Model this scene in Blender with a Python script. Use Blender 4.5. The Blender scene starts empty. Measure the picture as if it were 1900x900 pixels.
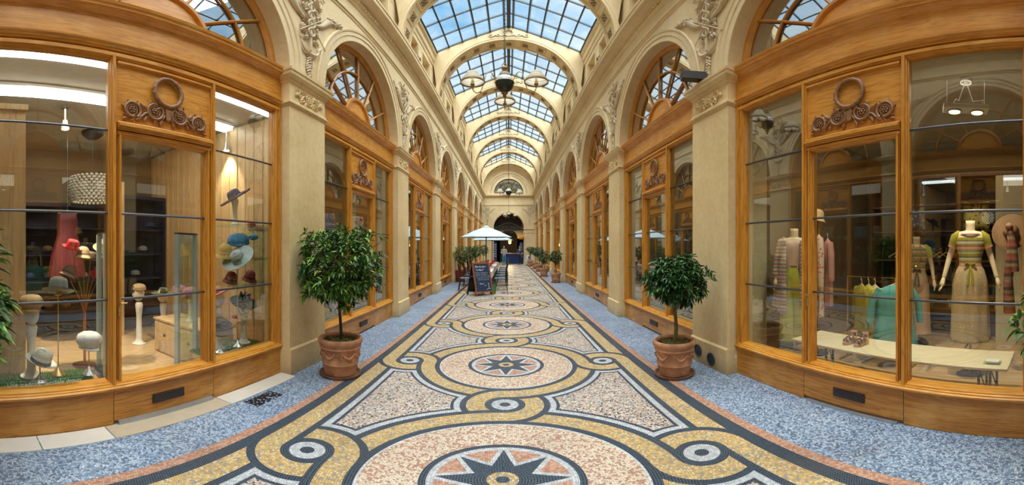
import bpy, math, random
import numpy as np
from mathutils import Vector, Matrix
PI = math.pi
random.seed(7)
SC = bpy.context.scene
COL = SC.collection

# ------------------------------------------------------------------ camera
FX, FY, CX, CY, CAMZ = 643.3, 653.75, 943.8, 459.1, 1.6
cam_data = bpy.data.cameras.new('panorama_camera')
cam = bpy.data.objects.new('panorama_camera', cam_data)
COL.objects.link(cam)
cam.location = (0, 0, CAMZ)
cam.rotation_euler = (PI / 2, 0, 0)
cam_data.type = 'PANO'
cam_data.lens = 12
cam_data.clip_start = 0.05
cam_data.clip_end = 400
cam_data.panorama_type = 'EQUIRECTANGULAR'
cam_data.longitude_min = -CX / FX
cam_data.longitude_max = (1900 - CX) / FX
cam_data.latitude_max = CY / FY
cam_data.latitude_min = -(900 - CY) / FY
SC.camera = cam

def at(px, py, X=None, Y=None, Z=None):
    """world point seen at a photo pixel, on the plane X, Y or Z = const"""
    th = (px - CX) / FX
    el = (CY - py) / FY
    sx, cy, t = math.sin(th), math.cos(th), math.tan(el)
    if X is not None: d = X / sx
    elif Y is not None: d = Y / cy
    else: d = (Z - CAMZ) / t
    return Vector((d * sx, d * cy, CAMZ + d * t))

# ------------------------------------------------------------------ colour management
SC.view_settings.view_transform = 'Standard'
SC.view_settings.look = 'None'
SC.view_settings.gamma = 1
SC.view_settings.use_curve_mapping = False
SC.view_settings.exposure = 0.0
cy_ = SC.cycles
cy_.use_denoising = True
cy_.max_bounces = 10
cy_.diffuse_bounces = 6
cy_.glossy_bounces = 3
cy_.transmission_bounces = 4
cy_.transparent_max_bounces = 24
cy_.caustics_reflective = False
cy_.caustics_refractive = False
cy_.sample_clamp_indirect = 6
cy_.use_adaptive_sampling = False

# ------------------------------------------------------------------ node expressions
class Ex:
    def __init__(s, nt, v): s.nt, s.v = nt, v
    def _m(s, op, *o):
        n = s.nt.nodes.new('ShaderNodeMath'); n.operation = op
        for i, a in enumerate((s,) + o):
            a = a.v if isinstance(a, Ex) else a
            if isinstance(a, (int, float)): n.inputs[i].default_value = a
            else: s.nt.links.new(a, n.inputs[i])
        return Ex(s.nt, n.outputs[0])
    def __add__(s, o): return s._m('ADD', o)
    def __radd__(s, o): return s._m('ADD', o)
    def __sub__(s, o): return s._m('SUBTRACT', o)
    def __rsub__(s, o): return Ex(s.nt, float(o))._m('SUBTRACT', s)
    def __mul__(s, o): return s._m('MULTIPLY', o)
    def __rmul__(s, o): return s._m('MULTIPLY', o)
    def __truediv__(s, o): return s._m('DIVIDE', o)
    def lt(s, o): return s._m('LESS_THAN', o)
    def gt(s, o): return s._m('GREATER_THAN', o)
    def abs(s): return s._m('ABSOLUTE')
    def floor(s): return s._m('FLOOR')
    def round(s): return s._m('ROUND')
    def fract(s): return s._m('FRACT')
    def sqrt(s): return s._m('SQRT')
    def sin(s): return s._m('SINE')
    def cos(s): return s._m('COSINE')
    def min(s, o): return s._m('MINIMUM', o)
    def max(s, o): return s._m('MAXIMUM', o)
    def atan2(s, o): return s._m('ARCTAN2', o)
def sel(c, a, b):
    """c ? a : b with c in 0..1"""
    return b + c * (a - b) if isinstance(b, Ex) else (c * (a - b) + b)

class Mat:
    """small builder around a principled material"""
    def __init__(s, name):
        s.m = bpy.data.materials.new(name); s.m.use_nodes = True
        s.nt = s.m.node_tree; s.N = s.nt.nodes; s.L = s.nt.links
        s.b = s.N['Principled BSDF']
        s._obj = None
    def new(s, t, **kw):
        n = s.N.new(t)
        for k, v in kw.items():
            if k in n.inputs: n.inputs[k].default_value = v
            else: setattr(n, k, v)
        return n
    def link(s, a, b): s.L.new(a.v if isinstance(a, Ex) else a, b)
    def coord(s, kind='Object'):
        if s._obj is None: s._obj = s.N.new('ShaderNodeTexCoord')
        return s._obj.outputs[kind]
    def mapping(s, scale, rot=(0, 0, 0), kind='Object', loc=(0, 0, 0)):
        n = s.N.new('ShaderNodeMapping'); s.link(s.coord(kind), n.inputs[0])
        n.inputs['Scale'].default_value = scale; n.inputs['Rotation'].default_value = rot
        n.inputs['Location'].default_value = loc
        return n.outputs[0]
    def noise(s, vec, scale=5, detail=4, rough=.55, dist=0):
        n = s.new('ShaderNodeTexNoise'); s.link(vec, n.inputs['Vector'])
        n.inputs['Scale'].default_value = scale; n.inputs['Detail'].default_value = detail
        n.inputs['Roughness'].default_value = rough; n.inputs['Distortion'].default_value = dist
        return n.outputs['Fac']
    def ramp(s, fac, stops, interp='LINEAR'):
        n = s.N.new('ShaderNodeValToRGB'); n.color_ramp.interpolation = interp
        e = n.color_ramp.elements
        while len(e) < len(stops): e.new(0.5)
        for i, (p, c) in enumerate(stops):
            e[i].position = p; e[i].color = (*c, 1)
        s.link(fac, n.inputs[0])
        return n.outputs[0]
    def mix(s, fac, a, b, mode='MIX'):
        n = s.N.new('ShaderNodeMix'); n.data_type = 'RGBA'; n.blend_type = mode
        for v, i in ((fac, 0), (a, 6), (b, 7)):
            if isinstance(v, Ex): v = v.v
            if isinstance(v, (int, float)): n.inputs[i].default_value = v
            elif isinstance(v, tuple): n.inputs[i].default_value = (*v, 1)
            else: s.L.new(v, n.inputs[i])
        return n.outputs[2]
    def bump(s, h, strength=.3, dist=.01):
        n = s.N.new('ShaderNodeBump'); n.inputs['Strength'].default_value = strength
        n.inputs['Distance'].default_value = dist
        s.link(h, n.inputs['Height']); s.L.new(n.outputs[0], s.b.inputs['Normal'])
    def set(s, **kw):
        for k, v in kw.items():
            k = k.replace('_', ' ')
            i = s.b.inputs[k]
            if isinstance(v, Ex): v = v.v
            if isinstance(v, bpy.types.NodeSocket): s.L.new(v, i)
            elif isinstance(v, tuple) and len(v) == 3: i.default_value = (*v, 1)
            else: i.default_value = v
        return s

def simple(name, col, rough=.6, metal=0., var=.12, scale=8, bump=.0, bscale=60, spec=.5, coat=0., emis=None, es=0.):
    M = Mat(name)
    n = M.noise(M.coord(), scale, 3)
    a = tuple(max(0, c * (1 - var)) for c in col); b = tuple(min(1, c * (1 + var)) for c in col)
    c = M.ramp(n, [(.3, a), (.7, b)])
    M.set(Base_Color=c, Roughness=rough, Metallic=metal)
    M.b.inputs['Specular IOR Level'].default_value = spec
    if coat: M.b.inputs['Coat Weight'].default_value = coat
    if bump: M.bump(M.noise(M.coord(), bscale, 3), bump, .01)
    if emis: M.set(Emission_Color=emis, Emission_Strength=es)
    return M.m

def wood(name, c0, c1, c2, axis='x', rough=.38, gscale=1., coat=.15, wear=None):
    M = Mat(name)
    sc = {'x': (.55, 7, 7), 'y': (7, .55, 7), 'z': (7, 7, .55)}[axis]
    v = M.mapping(tuple(k * gscale for k in sc))
    oi = M.N.new('ShaderNodeObjectInfo')
    add = M.new('ShaderNodeVectorMath', operation='ADD'); M.link(v, add.inputs[0])
    cmb = M.new('ShaderNodeCombineXYZ'); r = Ex(M.nt, oi.outputs['Random']) * 37.0
    for i in range(3): M.link(r, cmb.inputs[i])
    M.link(cmb.outputs[0], add.inputs[1])
    v = add.outputs[0]
    big = M.noise(v, 1.6, 3, .5, 1.2)
    rings = (Ex(M.nt, big) * 26.0).sin() * .5 + .5
    fine = M.noise(v, 9, 5, .7)
    f = rings * .22 + Ex(M.nt, fine) * .78
    c = M.ramp(f, [(.2, c0), (.5, c1), (.85, c2)])
    if wear:
        w = M.noise(M.coord(), 2.2, 4, .6)
        c = M.mix(M.ramp(w, [(.5, (0, 0, 0)), (.72, (wear[3],) * 3)]), c, tuple(wear[:3]))
    M.set(Base_Color=c, Roughness=rough)
    M.b.inputs['Coat Weight'].default_value = coat
    M.b.inputs['Coat Roughness'].default_value = .25
    M.bump(f, .25, .003)
    return M.m

# ------------------------------------------------------------------ mesh builder
class MB:
    def __init__(s): s.v, s.f, s.mi, s.m, s.T = [], [], [], 0, None
    def add(s, vs, fs):
        o = len(s.v)
        if s.T is not None: vs = [tuple(s.T @ Vector(p)) for p in vs]
        s.v.extend([tuple(p) for p in vs])
        s.f.extend([tuple(i + o for i in f) for f in fs]); s.mi.extend([s.m] * len(fs))
        return s
    def box(s, x0, x1, y0, y1, z0, z1):
        x0, x1 = min(x0, x1), max(x0, x1); y0, y1 = min(y0, y1), max(y0, y1); z0, z1 = min(z0, z1), max(z0, z1)
        return s.add([(x, y, z) for z in (z0, z1) for y in (y0, y1) for x in (x0, x1)],
                     [(0, 2, 3, 1), (4, 5, 7, 6), (0, 1, 5, 4), (2, 6, 7, 3), (0, 4, 6, 2), (1, 3, 7, 5)])
    def ext(s, prof, a0, a1, axis='x'):
        """closed profile extruded along an axis: x -> (y,z), y -> (x,z), z -> (x,y)"""
        n = len(prof)
        f = {'x': lambda p, a: (a, p[0], p[1]), 'y': lambda p, a: (p[0], a, p[1]), 'z': lambda p, a: (p[0], p[1], a)}[axis]
        vs = [f(p, a0) for p in prof] + [f(p, a1) for p in prof]
        fs = [(i, (i + 1) % n, n + (i + 1) % n, n + i) for i in range(n)]
        fs += [tuple(range(n - 1, -1, -1)), tuple(range(n, 2 * n))]
        return s.add(vs, fs)
    def arc(s, prof, zc, a0=0, a1=PI, n=40, cx=0, ry=1.0, caps=True):
        """closed profile (y, r) swept round an axis parallel to y through (cx, zc)"""
        m = len(prof); vs, fs = [], []
        for i in range(n + 1):
            t = a0 + (a1 - a0) * i / n
            for (y, r) in prof: vs.append((cx + r * math.cos(t), y, zc + ry * r * math.sin(t)))
        for i in range(n):
            for j in range(m):
                k = (j + 1) % m
                fs.append((i * m + j, i * m + k, (i + 1) * m + k, (i + 1) * m + j))
        if caps and abs(abs(a1 - a0) - 2 * PI) > 1e-3: fs += [tuple(range(m)), tuple(range(n * m + m - 1, n * m - 1, -1))]
        return s.add(vs, fs)
    def tube(s, pts, r, seg=8, caps=True, flat=1.0):
        pts = [Vector(p) for p in pts]; n = len(pts)
        rs = r if isinstance(r, (list, tuple)) else [r] * n
        vs, fs = [], []; up = None
        for i, p in enumerate(pts):
            t = (pts[min(i + 1, n - 1)] - pts[max(i - 1, 0)])
            if t.length < 1e-9: t = Vector((0, 0, 1))
            t.normalize()
            if up is None:
                up = Vector((0, 1, 0)) if abs(t.y) < .9 else Vector((1, 0, 0))
            a = up - t * up.dot(t)
            if a.length < 1e-6: a = t.orthogonal()
            a.normalize(); b = t.cross(a); up = a
            for k in range(seg):
                q = 2 * PI * k / seg
                vs.append(p + (a * math.cos(q) * flat + b * math.sin(q)) * rs[i])
        for i in range(n - 1):
            for k in range(seg):
                l = (k + 1) % seg
                fs.append((i * seg + k, i * seg + l, (i + 1) * seg + l, (i + 1) * seg + k))
        if caps: fs += [tuple(range(seg - 1, -1, -1)), tuple(range((n - 1) * seg, n * seg))]
        return s.add(vs, fs)
    def lathe(s, prof, seg=24, c=(0, 0, 0), sx=1., sy=1., wob=None, caps=False):
        """profile (r, z) turned about a vertical axis"""
        m = len(prof); vs, fs = [], []
        for j, (r, z) in enumerate(prof):
            for i in range(seg):
                t = 2 * PI * i / seg; w = wob(t, z) if wob else 1.
                vs.append((c[0] + r * w * sx * math.cos(t), c[1] + r * w * sy * math.sin(t), c[2] + z))
        for j in range(m - 1):
            for i in range(seg):
                k = (i + 1) % seg
                fs.append((j * seg + i, j * seg + k, (j + 1) * seg + k, (j + 1) * seg + i))
        if caps and prof[0][0] > 1e-6: fs.append(tuple(range(seg - 1, -1, -1)))
        if caps and prof[-1][0] > 1e-6: fs.append(tuple(range((m - 1) * seg, m * seg)))
        return s.add(vs, fs)
    def ell(s, c, rx, ry, rz, seg=10, rings=6):
        pr = [(math.sin(PI * j / rings), -math.cos(PI * j / rings)) for j in range(rings + 1)]
        vs, fs = [], []
        for r, z in pr:
            for i in range(seg):
                t = 2 * PI * i / seg
                vs.append((c[0] + rx * r * math.cos(t), c[1] + ry * r * math.sin(t), c[2] + rz * z))
        for j in range(rings):
            for i in range(seg):
                k = (i + 1) % seg
                fs.append((j * seg + i, j * seg + k, (j + 1) * seg + k, (j + 1) * seg + i))
        return s.add(vs, fs)
    def torus(s, c, R, r, axis='y', n=28, m=8, sx=1., sz=1.):
        pts = []
        vs, fs = [], []
        for i in range(n):
            t = 2 * PI * i / n
            for j in range(m):
                q = 2 * PI * j / m
                rr = R + r * math.cos(q); h = r * math.sin(q)
                x, z = rr * math.cos(t) * sx, rr * math.sin(t) * sz
                if axis == 'y': vs.append((c[0] + x, c[1] + h, c[2] + z))
                else: vs.append((c[0] + x, c[1] + z, c[2] + h))
        for i in range(n):
            for j in range(m):
                k = (i + 1) % n; l = (j + 1) % m
                fs.append((i * m + j, i * m + l, k * m + l, k * m + j))
        return s.add(vs, fs)
    def build(s, name, mat=None, parent=None, loc=None, rotz=None, smooth=None, mats=None, bevel=0):
        me = bpy.data.meshes.new(name)
        me.from_pydata(s.v, [], s.f); me.validate(); 
        if len(me.polygons) == len(s.mi): me.polygons.foreach_set('material_index', s.mi)
        for q in (mats or [mat]): me.materials.append(q)
        if smooth is not None:
            me.polygons.foreach_set('use_smooth', [True] * len(me.polygons))
            if smooth < 179:
                me.update()
                try: me.set_sharp_from_angle(angle=math.radians(smooth))
                except Exception: pass
        import bmesh
        bm = bmesh.new(); bm.from_mesh(me); bmesh.ops.recalc_face_normals(bm, faces=bm.faces); bm.to_mesh(me); bm.free()
        me.update()
        o = bpy.data.objects.new(name, me); COL.objects.link(o)
        if parent is not None: o.parent = parent
        if loc is not None: o.location = loc
        if rotz is not None: o.rotation_euler = (0, 0, rotz)
        if bevel:
            md = o.modifiers.new('bevel', 'BEVEL'); md.width = bevel; md.segments = 2; md.limit_method = 'ANGLE'
        return o

def tag(o, label=None, cat=None, group=None, kind=None):
    if label: o['label'] = label
    if cat: o['category'] = cat
    if group: o['group'] = group
    if kind: o['kind'] = kind
    return o
def empty(name, loc=(0, 0, 0), rotz=0., label=None, cat=None, group=None, kind=None):
    o = bpy.data.objects.new(name, None); COL.objects.link(o)
    o.location = loc; o.rotation_euler = (0, 0, rotz); o.empty_display_size = .1
    return tag(o, label, cat, group, kind)
def copy_tree(o, parent=None):
    c = o.copy(); COL.objects.link(c)
    if parent is not None: c.parent = parent
    for ch in o.children: copy_tree(ch, c)
    return c
def structure(mb, name, mat, label=None, **kw):
    o = mb.build(name, mat, **kw); return tag(o, label, None, None, 'structure')
ORD = ['first', 'second', 'third', 'fourth', 'fifth', 'sixth', 'seventh', 'eighth', 'ninth', 'tenth']

# ------------------------------------------------------------------ main dimensions (metres)
D0 = 2.637                    # corridor axis to shopfront plane
TB = 4.155                    # bay pitch
PW = 0.849                    # pilaster width
P0 = 3.416                    # near edge of first pilaster ahead of the camera
def pil_y(i): return P0 + TB * i          # near edge of pilaster i (-1 .. 7)
def bay_c(k): return P0 - (TB - PW) / 2 + TB * k   # centre of window bay k (0 next to the camera)
WB = TB - PW                  # 3.306 window bay width
ENDY = pil_y(7) + PW          # end wall
BACKY = pil_y(-2) - 1.0
Z_IMP = 3.93
R_OPEN = WB / 2
Z_LEDGE = 6.70
Z_SPR = 7.08; R_ARCH = 2.45
Z_EAVE = 9.05; Z_RIDGE = 10.2
SIDES = ((1, -PI / 2, 'right'), (-1, PI / 2, 'left'))
# ------------------------------------------------------------------ sky and sun
W = bpy.data.worlds.new('sky'); SC.world = W; W.use_nodes = True
wn = W.node_tree; wN = wn.nodes; wL = wn.links
bg = wN['Background']
tc = wN.new('ShaderNodeTexCoord')
mp = wN.new('ShaderNodeMapping'); mp.inputs['Scale'].default_value = (1, 1, 2.2); wL.new(tc.outputs['Generated'], mp.inputs[0])
nz = wN.new('ShaderNodeTexNoise'); nz.inputs['Scale'].default_value = 2.6; nz.inputs['Detail'].default_value = 7; nz.inputs['Roughness'].default_value = .62
wL.new(mp.outputs[0], nz.inputs['Vector'])
sep = wN.new('ShaderNodeSeparateXYZ'); wL.new(tc.outputs['Generated'], sep.inputs[0])
cr = wN.new('ShaderNodeValToRGB'); cr.color_ramp.elements[0].position = .36; cr.color_ramp.elements[0].color = (.24, .56, .86, 1)
cr.color_ramp.elements[1].position = .60; cr.color_ramp.elements[1].color = (.86, .95, 1.0, 1)
hz = wN.new('ShaderNodeMapRange'); hz.inputs[1].default_value = .25; hz.inputs[2].default_value = .8; hz.inputs[3].default_value = .16; hz.inputs[4].default_value = -.04
wL.new(sep.outputs[2], hz.inputs[0])
ad = wN.new('ShaderNodeMath'); ad.operation = 'ADD'; wL.new(nz.outputs['Fac'], ad.inputs[0]); wL.new(hz.outputs[0], ad.inputs[1])
wL.new(ad.outputs[0], cr.inputs[0]); wL.new(cr.outputs[0], bg.inputs['Color'])
SKY = 1.15
bg.inputs['Strength'].default_value = SKY

def lamp(name, kind, loc, energy, col=(1, 1, 1), size=None, size_y=None, rot=(0, 0, 0), spread=None, angle=None, radius=None):
    d = bpy.data.lights.new(name, kind); d.energy = energy; d.color = col
    if kind == 'AREA':
        d.shape = 'RECTANGLE' if size_y else 'SQUARE'; d.size = size
        if size_y: d.size_y = size_y
        if spread: d.spread = spread
    if kind == 'SUN' and angle: d.angle = angle
    if radius is not None and kind in ('POINT', 'SPOT'): d.shadow_soft_size = radius
    o = bpy.data.objects.new(name, d); COL.objects.link(o); o.location = loc; o.rotation_euler = rot
    return o
portal = lamp('skylight_portal', 'AREA', (0, (ENDY + BACKY) / 2, Z_EAVE + 1.3), 1, size=5.4, size_y=ENDY - BACKY)
portal.data.cycles.is_portal = True
sun = lamp('sun', 'SUN', (0, 10, 20), 21.0, (1, .95, .86), angle=math.radians(100))
sun.rotation_euler = Vector((.25, -.2, 1.0)).to_track_quat('Z', 'Y').to_euler()

# ------------------------------------------------------------------ shared materials
def plaster(name, c0, c1, stain=(.45, .36, .22), srough=.7, chips=False):
    M = Mat(name)
    geo = M.N.new('ShaderNodeNewGeometry')
    a = M.noise(geo.outputs['Position'], .9, 5, .65)
    b = M.noise(geo.outputs['Position'], 14, 4, .6)
    f = Ex(M.nt, a) * .7 + Ex(M.nt, b) * .3
    c = M.ramp(f, [(.32, c0), (.62, c1)])
    s2 = M.mapping((3.5, 3.5, .5), kind='Object')
    st = M.noise(s2, 1.0, 5, .7)
    c = M.mix(M.ramp(st, [(.58, (0, 0, 0)), (.8, (.55, .55, .55))]), c, stain)
    if chips:   # flaked white patches low on the pilasters
        ch = M.noise(geo.outputs['Position'], 5.5, 5, .7); sp = M.N.new('ShaderNodeSeparateXYZ'); M.L.new(geo.outputs['Position'], sp.inputs[0])
        z = Ex(M.nt, sp.outputs[2]); k = (Ex(M.nt, ch) + (z * -.16 + .07).max(-.3)).gt(.68)
        c = M.mix(k, c, (.80, .78, .72))
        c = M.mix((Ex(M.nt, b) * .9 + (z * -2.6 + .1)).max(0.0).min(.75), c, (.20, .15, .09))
    M.set(Base_Color=c, Roughness=srough)
    M.bump(b, .12, .006)
    return M.m
M_PLASTER = plaster('cream_plaster', (.60, .43, .20), (.80, .63, .35), chips=True)
M_PLASTER2 = plaster('cream_plaster_upper', (.60, .46, .25), (.75, .61, .38), stain=(.5, .4, .28))
M_RELIEF = plaster('relief_plaster', (.50, .40, .26), (.66, .55, .38), stain=(.3, .25, .18))
M_WOODX = wood('oak_horizontal', (.33, .125, .010), (.63, .265, .030), (.78, .375, .060), 'x', gscale=1.5, wear=(.86, .55, .20, .3))
M_WOODZ = wood('oak_vertical', (.30, .115, .009), (.57, .235, .026), (.71, .335, .052), 'z', gscale=1.6)
M_WOODB = wood('oak_base_panel', (.24, .085, .008), (.50, .205, .024), (.66, .31, .05), 'x', gscale=1.3, wear=(.78, .45, .14, .45))
M_WOODP = simple('plain_oak', (.48, .21, .035), .45, var=.15, scale=6)
M_CARVE = simple('carved_oak', (.27, .13, .055), .5, var=.35, scale=30)
M_DARKWOOD = wood('dark_wood', (.06, .03, .012), (.12, .06, .025), (.2, .1, .04), 'z')
M_PALEWOOD = wood('pale_oak', (.50, .33, .15), (.66, .46, .23), (.76, .56, .31), 'z')
M_BAR = simple('dark_bar_metal', (.10, .10, .11), .35, .7)
M_IRON = simple('roof_iron', (.045, .05, .055), .5, .3)
M_BRASS = simple('brass', (.55, .38, .14), .3, .9)
M_BLACK = simple('black_paint', (.015, .015, .018), .4)
M_WHITE = simple('white_gloss', (.82, .82, .80), .3, var=.03)
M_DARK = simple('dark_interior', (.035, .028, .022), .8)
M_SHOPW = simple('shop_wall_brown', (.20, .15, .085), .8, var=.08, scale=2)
M_CEIL = simple('shop_ceiling', (.42, .37, .28), .8, var=.05)
M_CREAM = simple('cream_wall_flat', (.62, .54, .36), .7, var=.06, scale=2)

def glass(name, refl=1.0, tint=(.93, .95, .93), base=.05):
    m = bpy.data.materials.new(name); m.use_nodes = True; nt = m.node_tree; N = nt.nodes
    N.remove(N['Principled BSDF'])
    tr = N.new('ShaderNodeBsdfTransparent'); tr.inputs[0].default_value = (*tint, 1)
    gl = N.new('ShaderNodeBsdfGlossy'); gl.inputs['Roughness'].default_value = .0; gl.inputs[0].default_value = (1, 1, 1, 1)
    fr = N.new('ShaderNodeLayerWeight'); fr.inputs[0].default_value = .5
    mr = N.new('ShaderNodeMapRange'); mr.inputs[1].default_value = 0; mr.inputs[2].default_value = 1
    mr.inputs[3].default_value = base; mr.inputs[4].default_value = min(1, base + .75 * refl)
    pw = N.new('ShaderNodeMath'); pw.operation = 'POWER'; pw.inputs[1].default_value = 2.0
    nt.links.new(fr.outputs['Facing'], pw.inputs[0]); nt.links.new(pw.outputs[0], mr.inputs[0])
    mx = N.new('ShaderNodeMixShader'); nt.links.new(mr.outputs[0], mx.inputs[0])
    nt.links.new(tr.outputs[0], mx.inputs[1]); nt.links.new(gl.outputs[0], mx.inputs[2])
    nt.links.new(mx.outputs[0], N['Material Output'].inputs[0])
    return m
M_GLASS = glass('shop_glass', .8, base=.065)
M_GLASSL = glass('lunette_glass', .8, (.8, .84, .86), base=.34)
M_ROOFGLASS = glass('roof_glass', .25, (.90, .96, 1.0), base=.03)
M_CLEAR = glass('shelf_glass', .4, (.85, .95, .9), base=.06)

# ------------------------------------------------------------------ mosaic floor
def mosaic():
    M = Mat('mosaic_floor'); nt = M.nt
    geo = M.N.new('ShaderNodeNewGeometry')
    sp = M.N.new('ShaderNodeSeparateXYZ'); M.L.new(geo.outputs['Position'], sp.inputs[0])
    X, Y = Ex(nt, sp.outputs[0]), Ex(nt, sp.outputs[1])
    P, R, r, w, b = 2.565, 1.005, .2775, .0875, .062
    S = R + r
    u0 = (X + .035) / 1.03
    vv = (Y - 2.065) / P + .5
    v0 = (vv.fract() - .5) * P
    sgn = u0.gt(0) * 2.0 - 1.0
    u, v = u0 * sgn, v0 * sgn
    vpos = v.gt(0)
    r0 = (u * u + v * v).sqrt()
    us = u - S
    rs = (us * us + v * v).sqrt()
    vm = v.abs() - P / 2
    rm = (u * u + vm * vm).sqrt()
    dB = (r0 - R).abs(); dS = (rs - r).abs(); dT = (rm - r).abs(); dL = (u - (S + r)).abs()
    inner = u.lt(S)
    a = sel(inner, sel(vpos, dT, dS), sel(vpos, dS, dL))
    bb = sel(inner, dB, sel(vpos, dL, dS))
    c = sel(inner, sel(vpos, dS, dT), 9.0)
    wb = w + b
    # 1 = yellow, 0 = black, inside strand mask
    ma, mb_, mc = a.lt(wb), bb.lt(wb), c.lt(wb)
    yel = sel(ma, a.lt(w), sel(mb_, bb.lt(w), c.lt(w)))
    strand = ma.max(mb_).max(mc)
    dmin = a.min(bb).min(c) - wb
    inBig = r0.lt(R - wb); inS = rs.lt(r - w - b); inM = rm.lt(r - w - b)
    outer = u.gt(S + r + wb - .002)
    absx = (X + .025).abs()
    # tessera coordinates
    T = .0175
    nearBig = r0.lt(R + w + .03)
    useS = rs.lt(r + wb + .05) * (1.0 - nearBig)
    useM = rm.lt(r + wb + .05) * (1.0 - nearBig)
    useL = u.gt(S + r - w * .5)
    cu = sel(useS, us, u)
    cv = sel(useM, vm, v)
    rr = (cu * cu + cv * cv).sqrt(); ang = cv.atan2(cu)
    rows = (rr / T).floor()
    cnt = ((rows + .5) * 2 * PI).round()
    s = (ang / (2 * PI) + .5) * cnt
    polar = (1.0 - useL) * (nearBig.max(useS).max(useM))
    s = sel(polar, s, Y / T + 400.0)
    t = sel(polar, rr / T, u0 / T + 400.0)
    # brick offset
    s = s + t.floor() * .37
    fs, ft = s.fract(), t.fract()
    ed = fs.min(1.0 - fs).min(ft.min(1.0 - ft))
    cmb = M.N.new('ShaderNodeCombineXYZ'); M.link(s.floor(), cmb.inputs[0]); M.link(t.floor(), cmb.inputs[1]); M.link(polar, cmb.inputs[2])
    wnz = M.N.new('ShaderNodeTexWhiteNoise'); wnz.noise_dimensions = '3D'; M.link(cmb.outputs[0], wnz.inputs['Vector'])
    rnd = Ex(nt, wnz.outputs['Value'])
    # irregular tesserae for the fields
    def vor(feature):
        n = M.N.new('ShaderNodeTexVoronoi'); n.voronoi_dimensions = '2D'; n.feature = feature
        n.inputs['Scale'].default_value = 1 / .0165; n.inputs['Randomness'].default_value = .72
        M.L.new(geo.outputs['Position'], n.inputs['Vector']); return n
    vc = vor('F1'); ve = vor('DISTANCE_TO_EDGE')
    sc = M.N.new('ShaderNodeSeparateColor'); M.L.new(vc.outputs['Color'], sc.inputs[0])
    vr = Ex(nt, sc.outputs[0]); vr2 = Ex(nt, sc.outputs[1])
    vedge = Ex(nt, ve.outputs['Distance'])
    big = Ex(nt, M.noise(geo.outputs['Position'], 5, 3))
    big2 = Ex(nt, M.noise(geo.outputs['Position'], .8, 4))
    black = M.ramp(rnd, [(0, (.003, .008, .018)), (.6, (.006, .017, .036)), (1, (.018, .04, .07))])
    yellow = M.ramp(rnd * .62 + big * .5, [(0, (.46, .30, .12)), (.3, (.64, .45, .19)), (.46, (.76, .58, .32)), (.57, (.58, .39, .17)), (.635, (.31, .31, .32)), (.72, (.56, .39, .17))], 'CONSTANT')
    white = M.ramp(rnd, [(0, (.42, .45, .50)), (1, (.68, .70, .73))])
    pink = M.ramp(rnd, [(0, (.40, .19, .125)), (.5, (.55, .29, .20)), (1, (.66, .42, .31))])
    cream = M.ramp(vr, [(0, (.72, .60, .46)), (.35, (.78, .70, .57)), (.55, (.42, .22, .16)), (.78, (.55, .33, .24)), (.92, (.62, .50, .40))], 'CONSTANT')
    field = M.ramp(vr, [(0, (.62, .47, .35)), (.24, (.74, .70, .66)), (.46, (.025, .03, .04)), (.58, (.26, .28, .31)), (.74, (.58, .40, .27)), (.88, (.45, .40, .37))], 'CONSTANT')
    blue = M.ramp(vr * .66 + big2 * .38, [(0, (.03, .05, .09)), (.13, (.11, .17, .27)), (.33, (.22, .33, .50)), (.54, (.38, .51, .69)), (.72, (.52, .62, .76)), (.86, (.74, .81, .88))], 'CONSTANT')
    field = M.mix(vedge.lt(.07), field, (.30, .26, .24))
    cream = M.mix(vedge.lt(.07), cream, (.38, .28, .22))
    blue = M.mix(vedge.lt(.07), blue, (.12, .11, .12))
    # star medallion
    am = ((v.atan2(u) / (PI / 4)).fract() - .5).abs() * -1.0 + .5     # 0 at the tips .. .5 at the valleys
    phi = am * (PI / 4)
    x_, y_ = r0 * phi.cos(), r0 * phi.sin()
    rt, rv = .405, .185
    vx, vy = rv * math.cos(PI / 8), rv * math.sin(PI / 8)
    nx, ny = vy, (rt - vx); ln = math.hypot(nx, ny)
    sd = (x_ - rt) * (nx / ln) + y_ * (ny / ln)
    star = M.mix(sd.lt(.0) * 1.0, M.mix(sd.lt(.032).max(r0.gt(.40)), pink, white), black)
    star = M.mix(r0.lt(.095), star, yellow)
    star = M.mix(r0.lt(.042), star, black)
    big_in = M.mix(r0.gt(.445), star, black)
    big_in = M.mix(r0.gt(.49), big_in, cream)
    big_in = M.mix(r0.gt(R - wb - .016), big_in, white)
    small_r = sel(inM, rm, rs)
    small_in = M.mix(small_r.lt(.05), white, black)
    col = M.mix(dmin.lt(.085), field, black)
    col = M.mix(dmin.lt(.055), col, white)
    col = M.mix(inBig, col, big_in)
    col = M.mix(inM.max(inS), col, small_in)
    st = M.mix(yel, black, yellow)
    col = M.mix(strand, col, st)
    # borders beyond the pattern
    col = M.mix(outer, col, black)
    col = M.mix(absx.gt(1.812), col, pink)
    # grout for regular tesserae
    isfield = (1.0 - strand) * ((dmin.gt(.085) * (1.0 - inBig)).max(inBig * r0.gt(.49))) * (1.0 - outer) * (1.0 - inM.max(inS))
    dark = M.mix(.55, col, (.30, .33, .36))
    lum = M.N.new('ShaderNodeRGBToBW'); M.L.new(col, lum.inputs[0])
    gcol = M.mix(Ex(nt, lum.outputs[0]).gt(.08), (.16, .20, .25), M.mix(.6, col, (.12, .10, .08)))
    col = M.mix(ed.lt(.075) * (1.0 - isfield), col, gcol)
    col = M.mix(absx.gt(1.905), col, blue)
    dirt = M.noise(geo.outputs['Position'], 1.1, 5, .6)
    col = M.mix(M.ramp(dirt, [(.5, (0, 0, 0)), (.8, (.35, .35, .35))]), col, (.12, .09, .07))
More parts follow.
